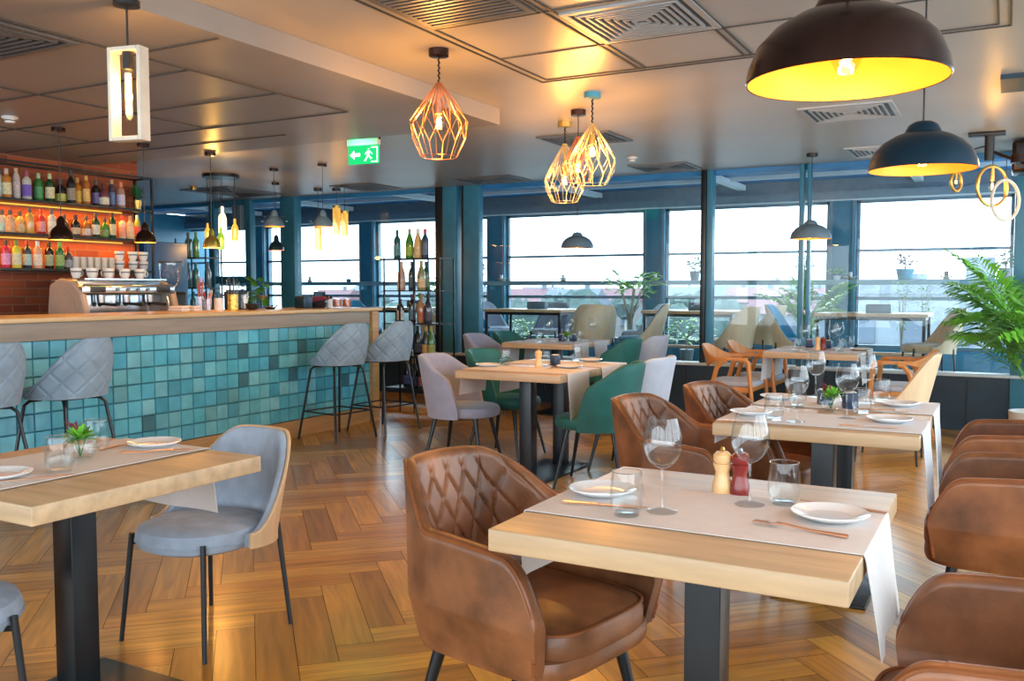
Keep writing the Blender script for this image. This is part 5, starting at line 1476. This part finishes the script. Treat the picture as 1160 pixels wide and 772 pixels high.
# bottle cluster pendant
X = at(250, 198, z=CEIL)
t = thing('bottle_cluster_pendant', 'black disc on the ceiling with hanging glass bottle lamps beyond the bar', 'pendant lamp', (X.x, X.y, CEIL))
MB().lathe([(.0, 0), (.19, 0), (.19, -.035), (.0, -.037)], 40).build('canopy', M['steel'], t)
M['amberglass'] = mat('amber_bottle_glass', (.95, .62, .18), .08, trans=.85, emit=(1, .55, .10), estr=.25)
M['clearbottle'] = mat('clear_bottle_glass', (.98, .95, .82), .08, trans=.9, emit=(1, .8, .4), estr=.5)
M['greenbottle'] = mat('green_bottle_glass', (.45, .62, .10), .08, trans=.8, emit=(.6, .8, .1), estr=.15)
for (u, va, vb, m_, dy) in ((235, 253, 275, 'amberglass', 0), (252, 234, 264, 'clearbottle', .05), (250, 258, 283, 'greenbottle', -.08), (266, 248, 273, 'amberglass', 0)):
    q = at(u, 250, y=X.y + dy); lx, ly = q.x - X.x, dy
    za, zb2 = zat(q.x, q.y, va) - CEIL, zat(q.x, q.y, vb) - CEIL; H_ = za - zb2; r = H_ * .155
    s_ = MB().lathe([(r, zb2), (r, zb2 + H_ * .55), (r * .75, zb2 + H_ * .68), (r * .35, zb2 + H_ * .78), (r * .33, za), (r * .2, za), (r * .25, zb2 + H_ * .77), (r * .68, zb2 + H_ * .66), (r * .92, zb2 + H_ * .55), (r * .92, zb2)], 20, c=(lx, ly, 0)).build('glass_bottle', M[m_], t)
    MB().cyl((lx, ly, -.03), (lx, ly, za), .003, .003, 6).build('cord', M['black'], t)
    MB().cyl((lx, ly, zb2 + H_ * .52), (lx, ly, zb2 + H_ * .18), r * .22, r * .22, 8).build('bulb', M['filw'], t)
glow(X.x, X.y, 1.80, 8)
glow(-6.3, 5.9, 2.25, 6, (1, .5, .10))  # added warm ceiling glow

# amber tube pendants
for (u, v0, va, vb, w_, txt) in ((360, 214, 256, 284, 9, 'left lowest of the three amber tubes'), (381, 214, 233, 266, 9, 'middle one of the three amber tubes'), (390, 210, 239, 268, 8, 'right one of the three amber tubes')):
    q = at(u, v0, z=CEIL); t = thing('amber_tube_pendant', 'ribbed amber glass tube lamp near the far windows, ' + txt, 'pendant lamp', (q.x, q.y, CEIL), 0, 'amber tube pendants')
    canopy(t, 'black', .05, .03)
    za, zb2 = zat(q.x, q.y, va) - CEIL, zat(q.x, q.y, vb) - CEIL; r = w_ / FPX * 10.2 / 2
    cord(t, -.03, za)
    b = MB(); b.rings([[Vector((cos(2*pi*j/36)*r*(1 + .06*(j % 2)), sin(2*pi*j/36)*r*(1 + .06*(j % 2)), z_)) for j in range(36)] for z_ in (za, zb2)]); b.build('glass_tube', M['amberglass'], t)
    MB().cyl((0, 0, za), (0, 0, za - .03), r * 1.1, r * 1.1, 18).build('cap', M['brass'], t)
    glow(q.x, q.y, CEIL + zb2 - .06, 1.5)

# bicycle wheel chandelier at the upper right
wx, wy = -.176, 8.06
t = thing('hoop_chandelier', 'black ceiling arm lamp with hanging golden hoop lamps at the upper right', 'chandelier', (wx, wy, CEIL))
MB().box((0, 0, -.015), (.26, .10, .03), b=.006).build('mount', M['black'], t)
MB().cyl((.02, 0, -.03), (.02, 0, -.22), .035, .035, 20).build('column', M['black'], t)
MB().tube([(.02, 0, -.10), (-.35, -.05, -.19), (-.55, -.05, -.24)], .007, 6).build('arm', M['black'], t)
MB().tube([(.02, 0, -.14), (.14, .0, -.20), (.27, 0, -.26)], .012, 8).build('arm', M['bronze'], t)
MB().lathe([(.0, 0), (.05, -.01), (.055, -.07), (.0, -.075)], 20, c=(.22, 0, -.18)).build('lamp_head', M['bronze'], t)
for (u, v, R_, sq, m_, lit) in ((1083, 206, .075, .45, 'gold', 1), (1124, 211, .155, .66, 'gold', 1), (1139, 227, .155, .6, 'pale', 0)):
    q = at(u, v, y=wy); lx, lz = q.x - wx, q.z - CEIL
    yaw = math.acos(sq)
    pts = [(lx + cos(a) * R_ * cos(yaw), sin(yaw) * cos(a) * R_, lz + sin(a) * R_) for a in [2*pi*j/48 for j in range(48)]]
    h = MB().tube(pts, .013, 8, True).build('hoop', M['brass'] if m_ == 'gold' else M['whitewood'], t)
    MB().cyl((lx, 0, lz + R_), (lx, 0, -.20 if u > 1100 else -.22), .003, .003, 6).build('cord', M['black'], t)
    MB().cyl((lx, 0, lz + R_), (lx, 0, lz + R_ * .25), .014 if R_ > .1 else .009, .014 if R_ > .1 else .009, 10).build('socket', M['brass'], t)
    MB().lathe([(.0, lz - R_ * .35), (.02, lz - R_ * .28), (.028, lz - R_ * .08), (.010, lz + R_ * .22), (.0, lz + R_ * .25)], 16, c=(lx, 0, 0)).build('bulb_glass', M['bulbglass'], t)
    if lit: MB().cyl((lx, 0, lz + R_ * .12), (lx, 0, lz - R_ * .18), .006).build('filament', M['fil'], t)
glow(wx + .05, wy - .02, 2.12, 3)
t = thing('ceiling_speaker', 'dark box shaped speaker on the ceiling above the right post', 'speaker', (.22, 8.60, CEIL)); MB().box((0, 0, -.15), (.44, .34, .26), b=.03).build('box_body', M['bronze'], t); MB().box((0, 0, -.01), (.12, .1, .02)).build('bracket', M['black'], t)
MB().box((0, -.172, -.15), (.38, .006, .20), b=.002).build('grille', M['black'], t)
lamp('added_ceiling_glow', 'POINT', (.35, 6.4, 2.2), 8, (1, .5, .14), .05)  # added to wash the ceiling orange; no fitting hangs here

# exit sign
ex = at(412, 172, z=2.33); ex = Vector((-4.62, 5.93, 0))
t = thing('exit_sign', 'green illuminated exit sign with an arrow and a running figure hanging from the ceiling', 'exit sign', (ex.x, ex.y, CEIL), R(6))
MB().box((0, 0, -.035), (.29, .05, .05), b=.006).build('housing', M['whiteplastic'], t)
for s_ in (-1, 1): MB().cyl((s_ * .15, 0, 0), (s_ * .15, 0, -.02), .008).build('bracket', M['black'], t)
MB().box((0, 0, -.135), (.29, .012, .15), b=.002).build('panel', M['exitgreen'], t)
s_ = MB(); yy = -.0075
def poly(pts, m=s_): m.rings([[Vector((x, yy, z_)) for x, z_ in pts], [Vector((x, yy - .001, z_)) for x, z_ in pts]])
poly([(-.125, -.135), (-.085, -.10), (-.085, -.122), (-.03, -.122), (-.03, -.148), (-.085, -.148), (-.085, -.17)])
poly([(.075, -.075), (.135, -.075), (.135, -.198), (.075, -.198), (.075, -.19), (.127, -.19), (.127, -.083), (.075, -.083)])
s_.lathe([(.0, -.003), (.010, 0), (.0, .003)], 10, c=(.052, yy, -.090))
poly([(.04, -.104), (.06, -.104), (.056, -.145), (.036, -.145)]); poly([(.036, -.145), (.05, -.145), (.022, -.188), (.008, -.188)]); poly([(.045, -.145), (.058, -.145), (.082, -.165), (.070, -.175)])
poly([(.055, -.106), (.060, -.106), (.088, -.130), (.082, -.136)]); poly([(.04, -.106), (.045, -.112), (.020, -.135), (.014, -.128)])
s_.build('pictogram', M['exitwhite'], t, smooth=False)
lamp('exit_glow', 'POINT', (ex.x, ex.y - .12, 2.44), 3.0, (.05, 1, .25), .05)

# ================================================================== PLANTS
def frond(L, n, w, droop, rr_):
    b = MB(); pts = []
    for i in range(15):
        f = i / 14; pts.append(Vector((L * (f * .75 + .05 * f * f), 0, L * (.95 * f - droop * f * f))))
    b.tube(pts, [.005 * (1 - .8 * i / 14) for i in range(15)], 5)
    for i in range(n):
        f = .18 + .80 * i / (n - 1); k = f * 14; j = min(13, int(k)); p = pts[j].lerp(pts[j + 1], k - j); d = (pts[j + 1] - pts[j]).normalized()
        ll = w * (.5 + 1.1 * sin(min(1, f * 1.05) * pi) * .8) * rr_.uniform(.85, 1.1)
        for s in (-1, 1):
            dd = (d * .75 + Vector((0, s, 0)) * .85 + Vector((0, 0, rr_.uniform(-.25, .05)))).normalized()
            leafq(b, p, dd, ll, ll * .13 + .010, bend=.5)
    return b
def palm(x, y, z, h, L, n, label, pot, name='potted_palm', seed=1):
    rr_ = random.Random(seed)
    t = thing(name, label, 'palm', (x, y, z))
    MB().lathe([(.0, 0), (.13, 0), (.17, .02), (.19, .30), (.18, .30), (.16, .27), (.0, .27)], 28).build('pot', M[pot], t)
    MB().lathe([(.0, .265), (.16, .268), (.0, .275)], 20).build('soil', M['soil'], t)
    var = [frond(L * s, 20, L * .22, d, rr_) for s, d in ((1, .45), (.85, .62), (1.1, .30))]
    objs = {}
    for k in range(n):
        q = k % 3
        if q not in objs: o = var[q].build('frond', M['leaf'], t); objs[q] = o
        else: o = objs[q].copy(); COL.objects.link(o); o.parent = t
        a = 2 * pi * k * .381966 + rr_.uniform(-.2, .2); e = rr_.uniform(-.15, .55)
        o.location = (cos(a) * .04, sin(a) * .04, .27 + h * rr_.uniform(.3, 1)); o.rotation_euler = (rr_.uniform(-.2, .2), -e + .15, a)
    s = MB()
    for k in range(7):
        a = k * .9; s.cyl((cos(a)*.05, sin(a)*.05, .26), (cos(a)*.05, sin(a)*.05, .27 + h * .95), .010, .006, 7)
    s.build('stems', M['leafd'], t)
palm(.22, 8.45, 0, .50, .95, 36, 'large bright green potted palm at the right edge before the low navy wall', 'potwhite', seed=4)
palm(at(915, 360, y=11.6).x, 11.6, PLAT, .45, .62, 24, 'green palm on the terrace behind the slim right post', 'potgrey', 'terrace_palm', 8)
def leafy(name, x, y, z, h, label, n=120, spread=.22, ls=.08, trunk=.012, mt='leaf2', pot='potgrey', cat='plant', lo=.35, pr=.10, ph=.18):
    rr_ = random.Random(int(abs(x) * 1000)); t = thing(name, label, cat, (x, y, z))
    MB().lathe([(.0, 0), (pr * .75, 0), (pr, ph), (pr * .9, ph), (.0, ph * .9)], 22).build('pot', M[pot], t)
    tr = MB(); b = MB()
    for k in range(5):
        a = k * 1.256 + .3; tr.tube([(0, 0, ph * .8), (cos(a)*.02, sin(a)*.02, ph + (h - ph) * .4), (cos(a)*spread*.6, sin(a)*spread*.6, h * .92)], [trunk, trunk * .8, trunk * .3], 6)
    tr.build('stem', M['bark'], t)
    for _ in range(n):
        a = rr_.uniform(0, 6.28); q = sqrt(rr_.random()) * spread; zz = ph + (h - ph) * rr_.uniform(lo, 1)
        leafq(b, (cos(a)*q, sin(a)*q, zz), (cos(a) + rr_.uniform(-.5, .5), sin(a) + rr_.uniform(-.5, .5), rr_.uniform(-.4, .6)), ls * rr_.uniform(.7, 1.2), ls * .45)
    b.build('leaves', M[mt], t)
leafy('small_tree', at(714, 350, y=11.6).x, 11.6, PLAT, 1.25, 'small tree with a thin pale trunk and bright leaves before the centre window', 110, .34, .15, .022, lo=.72, cat='tree')
leafy('climbing_plant', at(1022, 350, y=12.0).x, 12.0, PLAT, 1.15, 'slender climbing plant under the blue pot on the ledge', 110, .10, .06, .006)
leafy('climbing_plant', at(1048, 350, y=12.0).x, 12.0, PLAT, 1.15, 'slender climbing plant right of the other climber', 110, .10, .06, .006)
leafy('green_shrub', at(600, 380, y=12.1).x, 12.1, PLAT, .55, 'low green shrub on the deck under the first terrace table', 120, .30, .09, .01, lo=.2)
leafy('green_shrub', at(778, 390, y=12.1).x, 12.1, PLAT, .60, 'low green shrub on the deck behind the second terrace table', 140, .35, .09, .01, lo=.2)
leafy('green_shrub', at(545, 390, y=12.1).x, 12.1, PLAT, .45, 'low green shrub on the deck between the teal posts', 100, .25, .09, .01, lo=.2)
leafy('rack_plant', at(487, 350, y=11.75).x, 11.75, PLAT, 1.20, 'light green leafy plant seen through the wine rack', 130, .25, .13, .01, lo=.3)
leafy('bar_plant', at(295, 345, y=8.7).x, 8.7, .0, 1.38, 'tall pale green leafy plant behind the cocktail glass', 60, .14, .22, .01, lo=.55)
LZ = 1.4127
for (u, h, mt, pot, pr, txt) in ((543, .24, 'leafd', 'potgrey', .075, 'small dark pot plant on the window ledge between the teal posts'), (787, .22, 'leafd', 'potgrey', .075, 'grey pot with a green plant on the ledge left of the slim post'),
                                 (911, .22, 'leafd', 'potgrey', .075, 'grey pot with a green plant on the ledge below the grey dome pendant'), (1025, .24, 'redflower', 'potblue', .11, 'wide blue pot with dusky plant on the ledge'), (1139, .24, 'leafd', 'potgrey', .075, 'grey pot plant at the right end of the ledge')):
    leafy('ledge_plant', at(u, 318, y=12.23).x, 12.23, LZ, h + .07, txt, 110, pr * 1.15, .085, .004, mt, pot, lo=.15, pr=pr, ph=.13)
leafy('ledge_plant', at(395, 318, y=12.23).x, 12.23, LZ, .20, 'feathery pink grey grass plant on the ledge over the bar end', 90, .22, .06, .003, 'redflower', lo=.2, pr=.05, ph=.05)
leafy('ledge_plant', at(948, 318, y=12.23).x, 12.23, LZ, .14, 'low trailing green plant on the ledge beside the candle holder', 60, .09, .06, .003, 'leaf2', 'potwhite', lo=.2, pr=.05, ph=.05)
for (u, txt) in ((351, 'above the bar end'), (568, 'by the outer column right of the teal posts'), (638, 'under the small grey dome pendant'), (742, 'before the centre outer column'), (963, 'beside the trailing green plant'), (1072, 'right of the blue pot')):
    t = thing('candle_holder', 'lotus candle holder on the ledge ' + txt, 'candle holder', (at(u, 318, y=12.22).x, 12.22, LZ), 0, 'candle holders on the ledge')
    b = MB()
    for k in range(8):
        a = k * pi / 4; leafq(b, (cos(a)*.03, sin(a)*.03, .012), (cos(a), sin(a), .55), .085, .06)
    b.build('petals', M['whitewood'], t); MB().lathe([(.0, 0), (.04, 0), (.045, .012), (.0, .014)], 18).build('foot', M['brass'], t)
    MB().cyl((0, 0, .012), (0, 0, .095), .026, .026, 16).build('candle', M['bronze' if u > 1000 else 'potwhite'], t)
